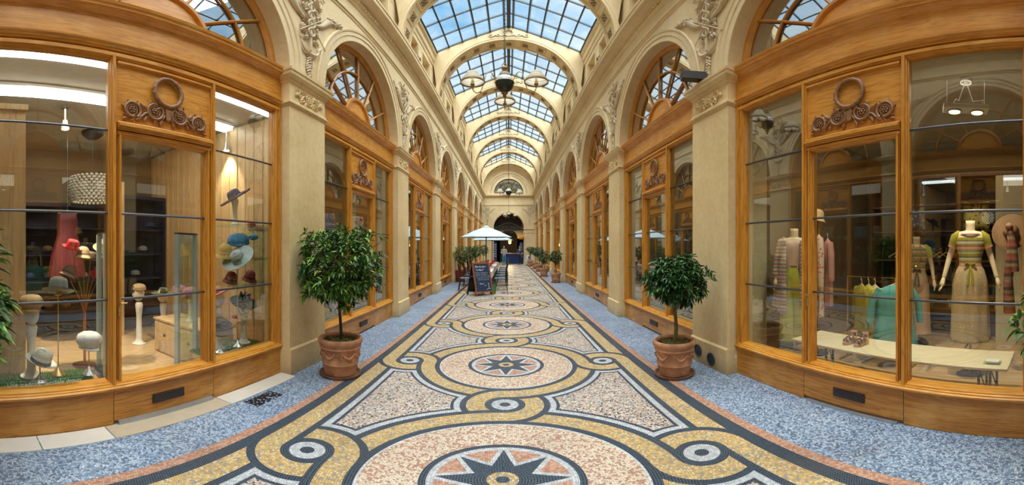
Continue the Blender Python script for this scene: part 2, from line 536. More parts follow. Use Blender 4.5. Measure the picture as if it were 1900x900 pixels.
    rgh = M.ramp(M.noise(geo.outputs['Position'], 2.5, 4), [(.3, (.30,) * 3), (.7, (.5,) * 3)])
    M.set(Base_Color=col, Roughness=rgh)
    M.b.inputs['Specular IOR Level'].default_value = .3
    M.bump(vedge.min(.12) * 1.0, .15, .002)
    return M.m
M_MOSAIC = mosaic()
mb = MB()
n = 40
for i in range(n):
    y0 = BACKY + (ENDY + 6 - BACKY) * i / n; y1 = BACKY + (ENDY + 6 - BACKY) * (i + 1) / n
    mb.add([(-2.66, y0, 0), (2.66, y0, 0), (2.66, y1, 0), (-2.66, y1, 0)], [(0, 1, 2, 3)])
mb.box(-2.66, 2.66, BACKY, ENDY + 6, -.2, -.002)
structure(mb, 'floor', M_MOSAIC, 'mosaic corridor floor with interlaced yellow and black bands')
# ------------------------------------------------------------------ walls of the corridor above the imposts
def arch_plate(mb, d0, d1, c, half, z0, zs, rad, z1, n=36):
    """wall slab with a round-headed hole, in bay coordinates (x along, y depth)"""
    L, Rr = c - half, c + half
    pts = [(L, z0)]
    if zs > z0: pts += []
    arcp = [(c + rad * math.cos(PI - PI * i / n), zs + rad * math.sin(PI - PI * i / n)) for i in range(n + 1)]
    vs, fs = [], []
    tops = [(L + (Rr - L) * i / n, z1) for i in range(n + 1)]
    for d in (d0, d1):
        vs += [(x, d, z) for x, z in arcp] + [(x, d, z) for x, z in tops]
    m = n + 1
    for k, off in ((0, 0), (1, 2 * m)):
        for i in range(n):
            q = (off + i, off + i + 1, off + m + i + 1, off + m + i)
            fs.append(q if k == 0 else q[::-1])
    for i in range(n):  # soffit
        fs.append((i, 2 * m + i, 2 * m + i + 1, i + 1))
    mb.add(vs, fs)
    # side cheeks between hole and bay edge
    if half > rad + 1e-4:
        for (a0, a1) in ((L, c - rad), (c + rad, Rr)):
            mb.box(a0, a1, d0, d1, z0, zs)
            # the triangle between
        mb.add([(L, d0, zs), (c - rad, d0, zs), (L, d0, z1)], [(0, 1, 2)])
        mb.add([(Rr, d0, zs), (c + rad, d0, zs), (Rr, d0, z1)], [(0, 2, 1)])

for sx, rz, side in SIDES:
    mb = MB()
    mb.T = Matrix.Rotation(rz, 4, 'Z') @ Matrix.Translation((0, D0, 0))
    # in this frame x runs -Y (right) or +Y (left)
    def X_(y): return -sx * y
    for k in range(-1, 8):
        c = X_(bay_c(k))
        arch_plate(mb, -.137, .30, c, TB / 2, Z_IMP, Z_IMP, R_OPEN, 5.93)
    x0, x1 = sorted((X_(BACKY), X_(ENDY)))
    xa, xb = sorted((X_(BACKY), X_(bay_c(-1) - TB / 2)))
    mb.box(xa, xb, -.137, .3, 0, 5.93)                          # plain wall behind the camera
    # mouldings, frieze, cornice and ledge running the whole length
    mb.ext([(.3, 5.9), (-.137, 5.9), (-.157, 5.92), (-.157, 5.95), (-.185, 5.97), (-.185, 6.0), (-.165, 6.02), (-.165, 6.045), (-.145, 6.06),
            (-.145, 6.30), (-.175, 6.32), (-.175, 6.34), (-.20, 6.37), (-.20, 6.45), (-.24, 6.46), (-.24, 6.49), (-.34, 6.52), (-.40, 6.53),
            (-.415, 6.55), (-.415, 6.62), (-.435, 6.64), (-.437, 6.69), (-.39, 6.70), (.3, 6.70)], x0, x1, 'x')
    # bead course under the cornice
    o = structure(mb, 'wall_' + side, M_PLASTER2, 'cream plaster arcade wall on the %s above the shopfronts' % side)
    mb = MB(); mb.T = Matrix.Rotation(rz, 4, 'Z') @ Matrix.Translation((0, D0, 0))
    step = .105
    for i in range(int((ENDY + 1.5) / step)):
        xx = X_(-1.5 + i * step)
        if sx > 0: pass
        mb.box(xx - .036, xx + .036, -.235, -.195, 6.385, 6.445)
    p = structure(mb, 'trim_1' if sx > 0 else 'trim_2', M_PLASTER2, 'row of small dentils under the cornice of the %s wall' % side)

# ------------------------------------------------------------------ pilasters
def make_pilaster():
    root = empty('pilaster', kind='structure')
    h = PW / 2
    mb = MB(); mb.box(-h, h, -.137, .12, .345, 3.44); mb.build('shaft', M_PLASTER, root, bevel=.006)
    mb = MB(); mb.box(-h - .012, h + .012, -.165, .11, 0, .33)
    mb.ext([(.1, .33), (-.165, .33), (-.137, .352), (.1, .352)], -h - .006, h + .006); mb.build('plinth', M_PLASTER, root)
    mb = MB()
    def ring(prof):   # mitred moulding round the front and both sides
        n = len(prof); vs = []; fs = []
        for (px, py, sxx, syy) in ((-h, .12, -1, 0), (-h, -.137, -1, -1), (h, -.137, 1, -1), (h, .12, 1, 0)):
            for (o, z) in prof: vs.append((px + sxx * o, py + syy * o, z))
        for i in range(3):
            for j in range(n - 1):
                fs.append((i * n + j, (i + 1) * n + j, (i + 1) * n + j + 1, i * n + j + 1))
        fs += [tuple(range(n)), tuple(range(3 * n + n - 1, 3 * n - 1, -1))]
        mb.add(vs, fs)
    ring([(-.05, 3.41), (.004, 3.41), (.02, 3.43), (.034, 3.445), (.034, 3.462), (.016, 3.475), (.012, 3.5), (-.05, 3.5)])
    mb.box(-h, h, -.137, .12, 3.49, 3.76)
    ring([(-.05, 3.745), (.006, 3.745), (.014, 3.765), (.03, 3.78), (.03, 3.8), (.062, 3.825), (.082, 3.835), (.086, 3.85), (.086, 3.88), (.10, 3.89), (.104, 3.925), (.09, 3.932), (-.05, 3.932)])
    mb.box(-h + .01, h - .01, -.12, .12, 3.74, 3.93)
    mb.build('capital', M_PLASTER, root)
    return root

def leaf3(mb, x, z, ang, L, wd, y=-.02, th=.025):
    """raised pointed leaf lying on the plane, pointing along ang"""
    ca, sa = math.cos(ang), math.sin(ang)
    def P(a, b_, h): return (x + a * ca - b_ * sa, y - h, z + a * sa + b_ * ca)
    vs = [P(0, 0, 0), P(L * .35, wd * .5, -.3 * th), P(L * .75, wd * .35, -.3 * th), P(L, 0, 0), P(L * .75, -wd * .35, -.3 * th), P(L * .35, -wd * .5, -.3 * th),
          P(L * .35, 0, th), P(L * .75, 0, th * .8)]
    fs = [(0, 6, 1), (1, 6, 7, 2), (2, 7, 3), (0, 5, 6), (5, 4, 7, 6), (4, 3, 7)]
    mb.add(vs, fs)
def rtube(mb, pts, r, y=-.015, seg=6):
    mb.tube([(p[0], y, p[1]) for p in pts], r, seg)
def spiral(x, z, r, a0, turns, sgn=1, n=18, k=.12):
    return [(x + r * (1 - (1 - k) * i / n) * math.cos(a0 + sgn * turns * 2 * PI * i / n), z + r * (1 - (1 - k) * i / n) * math.sin(a0 + sgn * turns * 2 * PI * i / n)) for i in range(n + 1)]
def rosette(mb, x, z, r, y=-.02, n=6):
    mb.torus((x, y, z), r, r * .14, 'y', 18, 6)
    for i in range(n):
        a = 2 * PI * i / n
        mb.ell((x + r * .5 * math.cos(a), y, z + r * .5 * math.sin(a)), r * .26, r * .3, r * .26, 7, 5)
    mb.ell((x, y - r * .1, z), r * .22, r * .35, r * .22, 7, 5)

def neck_relief():
    mb = MB(); y = -.012
    rosette(mb, 0, 0, .075, y, 7)
    for s_ in (-1, 1):
        rtube(mb, [(s_ * (.07 + .03 * i), .03 * math.sin(i * 1.1)) for i in range(7)], .012, y)
        rtube(mb, [(s_ * p[0], p[1]) for p in spiral(.20, .02, .05, PI, 1.2, -1)], .011, y)
        rtube(mb, [(s_ * p[0], p[1]) for p in spiral(.13, -.045, .038, 0, 1.1, 1)], .010, y)
        for (a, b_, g, L) in ((.09, .03, 1.1, .08), (.12, .05, .4, .09), (.16, -.01, -.9, .08), (.2, .05, 1.0, .06), (.24, .0, -.2, .09), (.25, .02, .7, .07), (.08, -.05, -1.2, .08), (.14, -.07, -.3, .08)):
            leaf3(mb, s_ * a, b_, g if s_ > 0 else PI - g, L, .045, y)
        mb.ell((s_ * .275, y, .01), .028, .018, .028, 8, 5)
    return mb

def spandrel_relief():
    mb = MB(); y = -.02; rg = random.Random(12)
    def g_(s_, a): return a if s_ > 0 else PI - a
    # staff with two entwined bodies
    mb.box(-.022, .022, y - .04, y + .02, -.55, .62)
    for ph in (0, PI):
        rtube(mb, [(.075 * math.sin(ph + i * .5) * (1 if i < 26 else .4), -.25 + i * .031) for i in range(28)], [.020] * 20 + [.020 - .0015 * i for i in range(8)], y - .04)
    mb.ell((0, y - .04, .68), .045, .05, .05, 10, 6)
    for s_ in (-1, 1):
        # wings
        for i in range(7): leaf3(mb, s_ * (.02 + .012 * i), .56 + i * .024, g_(s_, -.1 + i * .2), .25 - i * .018, .045, y - .02, .035)
        rtube(mb, [(s_ * p[0], p[1]) for p in spiral(.17, .80, .075, PI, 1.3, -1)], .016, y - .02)
        rtube(mb, [(s_ * (.05 + .022 * i), .88 - .03 * math.sin(i * .9)) for i in range(16)], .015, y - .01)
        # horn curving outwards, its mouth full of fruit and leaves
        pts = [(s_ * (.10 + .046 * i), .10 + .040 * i - .07 * math.sin(i / 8 * PI)) for i in range(9)]
        rtube(mb, pts, [.018 + .0068 * i for i in range(9)], y - .01, 9)
        for i in range(8): mb.torus((pts[i][0], y - .012, pts[i][1]), .020 + .0068 * i, .006, 'y', 12, 4)
        ex, ez = pts[-1]
        for j in range(34):
            u = rg.random(); rx = u * .42 - .06; rz_ = rg.uniform(-.07, .09) * (1 - .5 * u) + u * .17; q = rg.uniform(.014, .030)
            mb.ell((ex + s_ * rx, y - rg.uniform(.01, .045), ez + rz_), q, q * .9, q, 6, 4)
        for j in range(26):
            u = rg.random(); leaf3(mb, ex + s_ * (u * .40 - .06), ez + rg.uniform(-.06, .09) * (1 - .4 * u) + u * .17, g_(s_, rg.uniform(-.8, 1.5)), rg.uniform(.06, .12), .045, y - .02, .025)
        leaf3(mb, ex + s_ * .32, ez + .17, g_(s_, .25), .16, .07, y - .01, .03)
        # foliage and scrolls down both sides of the staff
        for j in range(30):
            z = -.30 + 1.0 * rg.random(); x_ = (.03 + .20 * rg.random() * (1 - abs(z - .25) * .8))
            leaf3(mb, s_ * x_, z, g_(s_, rg.uniform(-1.2, 1.3)), rg.uniform(.08, .15), .05, y - rg.uniform(0, .02), .028)
        for (cx_, cz_, r_, a_, sg) in ((.15, -.10, .06, 1.2, -1), (.13, .42, .055, -1.2, 1), (.24, .25, .05, 2, 1), (.10, -.30, .045, 0, -1), (.26, .60, .05, 1, -1)):
            rtube(mb, [(s_ * p[0], p[1]) for p in spiral(cx_, cz_, r_, a_, 1.25, sg)], .014, y - .015)
            mb.ell((s_ * cx_, y - .03, cz_), .018, .02, .018, 6, 4)
        leaf3(mb, s_ * .21, -.44, PI / 2 - s_ * .5, .12, .07, y - .02)
    rtube(mb, [(.21 * math.cos(a), -.42 + .20 * math.sin(a)) for a in [PI + PI * i / 14 for i in range(15)]], [.012 + .020 * math.sin(PI * i / 14) for i in range(15)], y - .02)
    rtube(mb, [(-.32, .32), (.36, -.34)], .012, y - .04); rtube(mb, [(.32, .36), (-.28, -.28)], .011, y - .04)
    for i in range(11):
        z = -.64 - i * .052; wdt = .13 * (1 - abs(i - 3) / 11)
        for q in (-.7, -.1, .5): leaf3(mb, .01 * math.sin(i), z + .03, -PI / 2 + q, wdt, .045, y, .025)
        mb.ell((.015 * math.sin(i * 2), y - .02, z), .022, .02, .026, 6, 4)
    mb.torus((0, y, .97), .045, .014, 'y', 16, 6)
    return mb

RL = spandrel_relief().build('plaster_relief', M_RELIEF, smooth=50)
NR = neck_relief()
first_p = True
pil0 = make_pilaster()
nr = NR.build('floral_carving', M_PLASTER, pil0, loc=(0, -.137, 3.615), smooth=50)
used = {'pil': False, 'rel': False}
for sx, rz, side in SIDES:
    for i in range(-2, 8):
        yc = pil_y(i) + PW / 2
        if i == -2: continue
        o = pil0 if not used['pil'] else copy_tree(pil0); used['pil'] = True
        o.location = (sx * D0, yc, 0); o.rotation_euler = (0, 0, rz)
        o['label'] = 'cream plaster pilaster with carved capital, %s on the %s wall' % ('behind the camera' if i < 0 else ORD[i] + ' from the near end', side)
        r_ = RL if not used['rel'] else RL.copy()
        if used['rel']: COL.objects.link(r_)
        used['rel'] = True
        r_.location = (sx * (D0 - .137), yc, 5.02 - .1 + .0); r_.rotation_euler = (0, 0, rz); r_.scale = (1.0, .8, .86)
        tag(r_, 'carved plaster relief of staff, anchor and cornucopias above the %s pilaster of the %s wall' % ('hindmost' if i < 0 else ORD[i], side),
            'wall relief', 'carved reliefs between the arches')

# ------------------------------------------------------------------ shopfront bays
def stile(mb, x0, x1, z0, z1, y=.0):
    """vertical moulded member: stepped profile"""
    w_ = x1 - x0; e = min(.022, w_ * .22)
    mb.ext([(x0, y + .09), (x0, y + .035), (x0 + e * .5, y + .03), (x0 + e * .6, y + .012), (x0 + e * 1.2, y + .008), (x0 + e * 1.4, y - .012),
            (x1 - e * 1.4, y - .012), (x1 - e * 1.2, y + .008), (x1 - e * .6, y + .012), (x1 - e * .5, y + .03), (x1, y + .035), (x1, y + .09)], z0, z1, 'z')
def rail(mb, x0, x1, z0, z1, y=.0):
    w_ = z1 - z0; e = min(.022, w_ * .22)
    mb.ext([(y + .09, z0), (y + .035, z0), (y + .03, z0 + e * .5), (y + .012, z0 + e * .6), (y + .008, z0 + e * 1.2), (y - .012, z0 + e * 1.4),
            (y - .012, z1 - e * 1.4), (y + .008, z1 - e * 1.2), (y + .012, z1 - e * .6), (y + .03, z1 - e * .5), (y + .035, z1), (y + .09, z1)], x0, x1, 'x')

def make_window(full=True):
    root = empty('window_1', kind='structure')
    H = R_OPEN
    ZB, ZT = .437, 3.32
    A0, A1 = .51, .585          # mullion
    # lower panels
    for (a, b_) in ((-H, -A1 + .035), (-A1 + .041, A1 - .041), (A1 - .035, H)):
        mb = MB(); mb.box(a, b_ , .0, .09, .005 if abs(a) > .7 or abs(b_) > .7 else .045, .355)
        mb.box(a + .0, b_, -.012, .02, .335, .36)
        mb.build('base_panel', M_WOODB, root)
    # sill moulding
    mb = MB()
    mb.ext([(.12, .36), (-.02, .36), (-.036, .368), (-.038, .385), (-.022, .395), (-.020, .405), (-.006, .41), (-.002, .423), (.012, .426), (.02, .437), (.12, .44)], -H, H)
    mb.build('sill', M_WOODX, root)
    # frame
    mb = MB()
    for s_ in (-1, 1):
        x0, x1 = sorted((s_ * H, s_ * 1.527))
        w2 = (x1 - x0) / 2
        stile(mb, x0, x0 + w2 + .004, .36, 3.42, -.01 if s_ < 0 else .004); stile(mb, x0 + w2 - .004, x1, .36, 3.42, .004 if s_ < 0 else -.01)
        x0, x1 = sorted((s_ * A0, s_ * A1))
        stile(mb, x0, x1, .40, 3.36, -.004)
        x0, x1 = sorted((s_ * (A0 - .052), s_ * (A0 + .002)))
        stile(mb, x0, x1, .43, 2.60, .012)
    mb.build('frame', M_WOODZ, root)
    mb = MB()
    rail(mb, -H, H, ZT, 3.42, -.002); rail(mb, -A0, A0, 2.62, 2.70, -.03); rail(mb, -A0, A0, 2.56, 2.625, .01); rail(mb, -A0, A0, 3.27, 3.33, .01)
    mb.build('rail', M_WOODX, root)
    # glass
    for (a, b_, z1) in ((-1.535, -A1, ZT + .01), (-A0 + .03, A0 - .03, 2.58), (A1, 1.535, ZT + .01)):
        mb = MB(); mb.box(a, b_, .060, .066, ZB - .01, z1); mb.build('glass_pane', M_GLASS, root)
    for (a, b_, zs) in ((-1.53, -A1, (1.16, 1.887, 2.615)), (-A0 + .04, A0 - .04, (1.16, 1.887)), (A1, 1.53, (1.16, 1.887, 2.615))):
        for z in zs:
            mb = MB(); mb.tube([(a, .048, z), (b_, .048, z)], .0105, 8); mb.build('glazing_bar', M_BAR, root, smooth=40)
    # carved overdoor panel
    mb = MB(); mb.box(-A0, A0, .03, .06, 2.69, 3.30); pn = mb.build('carved_panel', M_WOODX, root)
    mb = MB(); mb.torus((0, .0, 3.085), .148, .022, 'y', 40, 8)
    for i in range(36):
        a = 2 * PI * i / 36; leaf3(mb, .148 * math.cos(a), 3.085 + .148 * math.sin(a), a + PI / 2 + .35 * (1 if i % 2 else -1), .05, .026, -.012, .008)
    mb.build('wreath', M_CARVE, pn, smooth=50)
    mb = MB()
    y = .012
    for s_ in (-1, 1):
        for (cx, cz, r_, sg) in ((.135, 2.862, .088, 1), (.365, 2.835, .082, -1)):
            rosette(mb, s_ * cx, cz, r_ * .60, y, 6); mb.torus((s_ * cx, y, cz), r_ * .36, .004, 'y', 18, 5)
            rtube(mb, [(s_ * p[0], p[1]) for p in spiral(cx, cz, r_, sg * 2.2, .95, sg, 26, .8)], [.013 + .003 * (q % 2) for q in range(27)], y)
            for j in range(7):
                a = 2 * PI * j / 7; leaf3(mb, s_ * (cx + r_ * .95 * math.cos(a)), cz + r_ * .95 * math.sin(a), (a + .9) if s_ > 0 else PI - (a + .9), .05, .026, y, .012)
        rtube(mb, [(s_ * (.18 + .02 * i), 2.80 + .03 * math.sin(i * .8)) for i in range(7)], .012, y)
        rtube(mb, [(s_ * (.02 + .03 * i), 2.925 - .008 * i * i * .5) for i in range(5)], .012, y)
        for (a, b_, g, L) in ((.03, 2.93, .5, .11), (.22, 2.80, -1.2, .07), (.24, 2.86, .9, .08), (.27, 2.77, -.4, .07), (.06, 2.79, -1.3, .07), (.41, 2.75, -.3, .06), (.02, 2.86, -1.1, .09), (.30, 2.88, .3, .07)):
            leaf3(mb, s_ * a, b_, g if s_ > 0 else PI - g, L, .042, y, .014)
    mb.ext([(-.035, 2.9), (.035, 2.9), (.02, 2.79), (-.02, 2.79)], -.004, .03, 'y')
    mb.build('scroll_carving', M_CARVE, pn, smooth=50)
    # lintel
    mb = MB()
    mb.ext([(.1, 3.415), (-.015, 3.415), (-.018, 3.435), (-.03, 3.44), (-.034, 3.462), (-.05, 3.475), (-.052, 3.49), (-.03, 3.50), (-.02, 3.51), (-.012, 3.51), (-.012, 3.78), (.1, 3.78)], -H, H)
    mb.build('lintel', M_WOODX, root)
    mb = MB()
    mb.ext([(.14, 3.78), (-.014, 3.78), (-.022, 3.785), (-.022, 3.796), (-.012, 3.80), (-.022, 3.815), (-.042, 3.835), (-.048, 3.84), (-.075, 3.86), (-.10, 3.868), (-.104, 3.90), (-.118, 3.91), (-.126, 3.94), (-.10, 3.948), (.14, 3.96)], -H, H)
    mb.build('cornice', M_WOODX, root)
    # fanlight
    mb = MB()
    y0, y1 = .10, .16
    mb.arc([(y0 + .03, 1.565), (y0, 1.58), (y0 - .02, 1.60), (y0 - .03, 1.62), (y0 - .03, R_OPEN), (y1 - .025, R_OPEN), (y1 - .025, 1.575)], Z_IMP, n=56)
    mb.arc([(y0, 1.085), (y0 - .012, 1.10), (y0, 1.12), (y1 - .035, 1.12), (y1 - .035, 1.085)], Z_IMP, n=48)
    mb.arc([(y0 - .01, .50), (y0 - .03, .515), (y0 - .03, .56), (y0 - .01, .575), (y1, .575), (y1, .50)], Z_IMP, n=40)
    for a in (30, 60, 90, 120, 150):
        t = math.radians(a); c_, s_ = math.cos(t), math.sin(t)
        T0 = mb.T; mb.T = Matrix.Translation((0, 0, Z_IMP)) @ Matrix.Rotation(-t, 4, 'Y')
        mb.ext([(y0, -.017), (y0 - .014, 0), (y0, .017), (y1 - .035, .017), (y1 - .035, -.017)], .56, 1.58); mb.T = T0
    fr = mb.build('fanlight_frame', M_WOODP, root, smooth=40)
    mb = MB()
    pts = [(.51 * math.cos(PI * i / 30), Z_IMP + .51 * math.sin(PI * i / 30)) for i in range(31)]
    mb.ext(pts, .11, .13, 'y'); mb.build('solid_half_disc', M_WOODX, fr)
    mb = MB()
    pts = [(1.59 * math.cos(PI * i / 48), Z_IMP + 1.59 * math.sin(PI * i / 48)) for i in range(49)]
    mb.ext(pts, .134, .139, 'y'); mb.build('fanlight_glass', M_GLASSL, root)
    # archivolt moulding on the wall face
    mb = MB()
    yf = -.137
    mb.arc([(yf + .02, R_OPEN + .0), (yf - .006, R_OPEN + .004), (yf - .006, R_OPEN + .10), (yf - .022, R_OPEN + .112), (yf - .022, R_OPEN + .19), (yf - .036, R_OPEN + .20), (yf - .044, R_OPEN + .235), (yf - .02, R_OPEN + .25), (yf + .02, R_OPEN + .25)], Z_IMP, n=64)
    mb.build('archivolt', M_PLASTER2, root, smooth=30)
    mb = MB(); mb.ext([(-.505, 1.02), (-.485, 1.02), (-.485, 1.10), (-.505, 1.10)], -.006, .012, 'y'); mb.tube([(-.495, -.005, 1.135), (-.495, -.035, 1.135), (-.44, -.04, 1.135)], .007, 7); mb.ell((-.495, -.006, 1.06), .004, .004, .009, 6, 4)
    mb.build('door_handle', M_BRASS, root)
    mb = MB(); mb.box(-.17, .17, -.016, .0, .145, .235); mb.box(-.15, .15, -.02, -.01, .16, .22)
    mb.build('letter_slot', simple_slot, root)
    return root
simple_slot = simple('slot_plate', (.05, .035, .03), .45, .4, var=.4, scale=40)
win0 = make_window()
n = 0
WINS = {}
for sx, rz, side in SIDES:
    for k in range(-1, 8):
        o = win0 if n == 0 else copy_tree(win0)
        n += 1
        o.name = 'window_%d' % n
        o.location = (sx * D0, bay_c(k), 0); o.rotation_euler = (0, 0, rz)
        o['label'] = 'oak shopfront with fanlight, %s bay of the %s wall' % ('hindmost' if k < 0 else ORD[k], side)
        WINS[(sx, k)] = o

# ------------------------------------------------------------------ attic above the ledge
for sx, rz, side in SIDES:
    mb = MB(); mb.T = Matrix.Rotation(rz, 4, 'Z') @ Matrix.Translation((0, D0, 0))
    # pieces of wall around two recessed openings per bay
    ys0, ys1 = BACKY, ENDY
    a, b_ = sorted((-sx * ys0, -sx * ys1))
    mb.box(a, b_, .0, .35, Z_LEDGE - .05, 7.02)
    mb.box(a, b_, .0, .35, 8.25, 9.02)
    mb.ext([(.2, 8.45), (-.02, 8.45), (-.03, 8.48), (-.03, 8.60), (-.07, 8.64), (-.08, 8.70), (-.08, 8.86), (-.14, 8.92), (-.15, 9.04), (.3, 9.06)], a, b_)
    for k in range(-1, 8):
        c = -sx * bay_c(k)
        for (u0, u1) in ((-TB / 2, -1.30), (-.22, .22), (1.30, TB / 2)):
            mb.box(c + u0, c + u1, .0, .35, 7.0, 8.27)
        for q in (-1, 1):
            m_ = .76 * q
            mb.ext([(.0, 7.0), (-.04, 7.0), (-.04, 7.08), (-.02, 7.1), (0, 7.1)], c + m_ - .60, c + m_ + .60)
            for e in (-.57, .57): mb.box(c + m_ + e - .04, c + m_ + e + .04, -.02, .04, 7.05, 8.25)
    mb.box(*sorted((-sx * BACKY, -sx * (bay_c(-1) - TB / 2))), 0, .35, 7, 8.3)
    structure(mb, 'wall_attic_' + side, M_PLASTER2, 'plaster attic wall with recessed openings under the %s edge of the glass roof' % side)
    mb = MB(); mb.T = Matrix.Rotation(rz, 4, 'Z') @ Matrix.Translation((0, D0, 0))
    mb.box(a, b_, .28, .32, 6.9, 8.35)
    structure(mb, 'wall_recess_' + side, M_CREAM, 'pale back of the attic openings, %s side' % side)

# ------------------------------------------------------------------ transverse arches
def gable(mb, y0, y1):
    n = 40
    arc_ = [(R_ARCH * math.cos(PI - PI * i / n), Z_SPR + R_ARCH * math.sin(PI - PI * i / n)) for i in range(n + 1)]
    W2 = D0 + .02
    def top(x): return Z_RIDGE + .04 - (Z_RIDGE - Z_EAVE) * abs(x) / 2.55
    xs = [-W2 + 2 * W2 * i / n for i in range(n + 1)]
    tp = [(x, top(x)) for x in xs]
    vs = []
    for y in (y0, y1): vs += [(x, y, z) for x, z in arc_] + [(x, y, z) for x, z in tp]
    m = n + 1; fs = []
    for k, off in ((0, 0), (1, 2 * m)):
        for i in range(n):
            q = (off + i, off + i + 1, off + m + i + 1, off + m + i); fs.append(q if k == 0 else q[::-1])
    for i in range(n):
        fs.append((i, 2 * m + i, 2 * m + i + 1, i + 1)); fs.append((m + i, m + i + 1, 3 * m + i + 1, 3 * m + i))
    fs.append((0, m, 3 * m, 2 * m)); fs.append((n, 2 * m + n, 3 * m + n, m + n))
    mb.add(vs, fs)
    for s_ in (-1, 1): mb.box(s_ * R_ARCH, s_ * W2, y0, y1, Z_LEDGE - .02, Z_SPR + .001)
def make_arch():
    root = empty('roof_arch', kind='structure')
    w_ = .33
    mb = MB(); gable(mb, -w_, w_); mb.build('arch_body', M_PLASTER2, root, smooth=30)
    mb = MB()
    for (ya, yb) in ((-w_ - .025, -w_ + .07), (w_ - .07, w_ + .025)):
        mb.arc([(ya, R_ARCH - .03), (yb, R_ARCH - .03), (yb, R_ARCH + .02), (ya, R_ARCH + .05)], Z_SPR, n=48)
    mb.arc([(-w_ - .035, R_ARCH + .05), (-w_ - .035, R_ARCH + .10), (-w_ + .01, R_ARCH + .12), (-w_ + .01, R_ARCH + .03)], Z_SPR, n=48)
    mb.build('edge_moulding', M_PLASTER2, root, smooth=30)
    # coffers
    mb = MB(); mc = MB()
    N = 13
    for i in range(N):
        t = PI * (i + .5) / N
        M4 = Matrix.Translation((R_ARCH * math.cos(t), 0, Z_SPR + R_ARCH * math.sin(t))) @ Matrix.Rotation(-t + PI / 2, 4, 'Y')
        # local: x along the arc, z = outward, so the soffit side is -z
        mb.T = M4; mc.T = M4
        for (x0, x1, y0, y1) in ((-.19, .19, -.215, -.175), (-.19, .19, .175, .215), (-.19, -.15, -.175, .175), (.15, .19, -.175, .175)):
            mb.box(x0, x1, y0, y1, -.035, .03)
        for (x0, x1, y0, y1) in ((-.115, .115, -.135, .135),): mb.box(x0, x1, y0, y1, -.018, .02)
        for (cx, cy) in ((0, 0), (.055, .07), (-.055, .07), (.055, -.07), (-.055, -.07)):
            mc.torus((cx, cy, -.03), .03, .011, 'z', 10, 5)
            mc.ell((cx, cy, -.03), .012, .012, .014, 6, 4)
        for q in range(8):
            a = q * PI / 4; mc.ell((.085 * math.cos(a), .1 * math.sin(a), -.028), .018, .018, .012, 6, 4)
    mb.build('coffer_frame', M_PLASTER2, root); mc.build('coffer_rosette', simple_carve2, root, smooth=50)
    # wreath and ribbons over the crown
    mb = MB(); y = -w_ - .02
    mb.torus((0, y, 9.83), .15, .032, 'y', 26, 8)
    for i in range(22):
        a = 2 * PI * i / 22; leaf3(mb, .15 * math.cos(a), 9.83 + .15 * math.sin(a), a + PI / 2 + .4, .09, .05, y, .03)
    for s_ in (-1, 1):
        rtube(mb, [(s_ * (.10 + .055 * i), 9.68 + .045 * math.sin(i * 1.25)) for i in range(10)], .022, y)
        rtube(mb, [(s_ * (.12 + .04 * i), 9.72 + .05 * math.sin(i * 1.1 + 1)) for i in range(8)], .020, y)
        rtube(mb, [(s_ * p[0], p[1]) for p in spiral(.62, 9.68, .07, 2.5, 1.0, -1)], .018, y)
    mb.build('wreath_relief', M_RELIEF, root, smooth=50)
    return root
simple_carve2 = simple('rosette_dark', (.24, .16, .09), .7, var=.3, scale=20)
ar0 = make_arch()
for j, i in enumerate(range(-1, 8)):
    o = ar0 if j == 0 else copy_tree(ar0)
    o.location = (0, pil_y(i) + PW / 2, 0)
    tag(o, 'plaster arch with coffered soffit crossing the roof %s' % ('behind the camera' if i < 0 else 'at the ' + ORD[i] + ' pair of pilasters'), None, None, 'structure')

# ------------------------------------------------------------------ glass roof between the arches
def make_roof():
    root = empty('ceiling', kind='structure')
    L = TB - .66
    h = L / 2
    sl = math.atan2(Z_RIDGE - Z_EAVE, 2.55); Ls = 2.55 / math.cos(sl)
    for s_ in (-1, 1):
        mb = MB(); mb.T = Matrix.Translation((0, 0, Z_RIDGE)) @ Matrix.Rotation(s_ * sl, 4, 'Y')
        mb.box(0, s_ * Ls, -h, h, .03, .038); mb.build('roof_glass', M_ROOFGLASS, root)
        mb = MB(); mb.T = Matrix.Translation((0, 0, Z_RIDGE)) @ Matrix.Rotation(s_ * sl, 4, 'Y')
        for j in range(0, 5):
            yy = -h + L * j / 4
            mb.box(0, s_ * Ls, yy - .02, yy + .02, -.03, .028)
        for xx in (.17, .70, 1.22, 1.74, 2.26, 2.72):
            mb.box(s_ * (xx - .022), s_ * (xx + .022), -h, h, -.05, .028)
        mb.build('glazing_bars', M_IRON, root)
    mb = MB(); mb.box(-.06, .06, -h, h, Z_RIDGE - .10, Z_RIDGE + .03); mb.build('ridge_beam', M_IRON, root)
    return root
rf0 = make_roof()
for j, k in enumerate(range(-1, 8)):
    o = rf0 if j == 0 else copy_tree(rf0)
    o.location = (0, bay_c(k), 0)
    tag(o, 'pitched glass roof section over the %s bay' % ('hindmost' if k < 0 else ORD[k]), None, None, 'structure')

# ------------------------------------------------------------------ wall added behind the camera to keep outside light out
mb = MB(); mb.box(-3.2, 3.2, BACKY - .2, BACKY, 0, 10.5); mb.box(-2.7, 2.7, BACKY, bay_c(-1) - TB / 2 + .1, 9.1, 9.2)
structure(mb, 'wall_back', M_CREAM, 'plain wall added behind the camera to close the corridor to outside light')

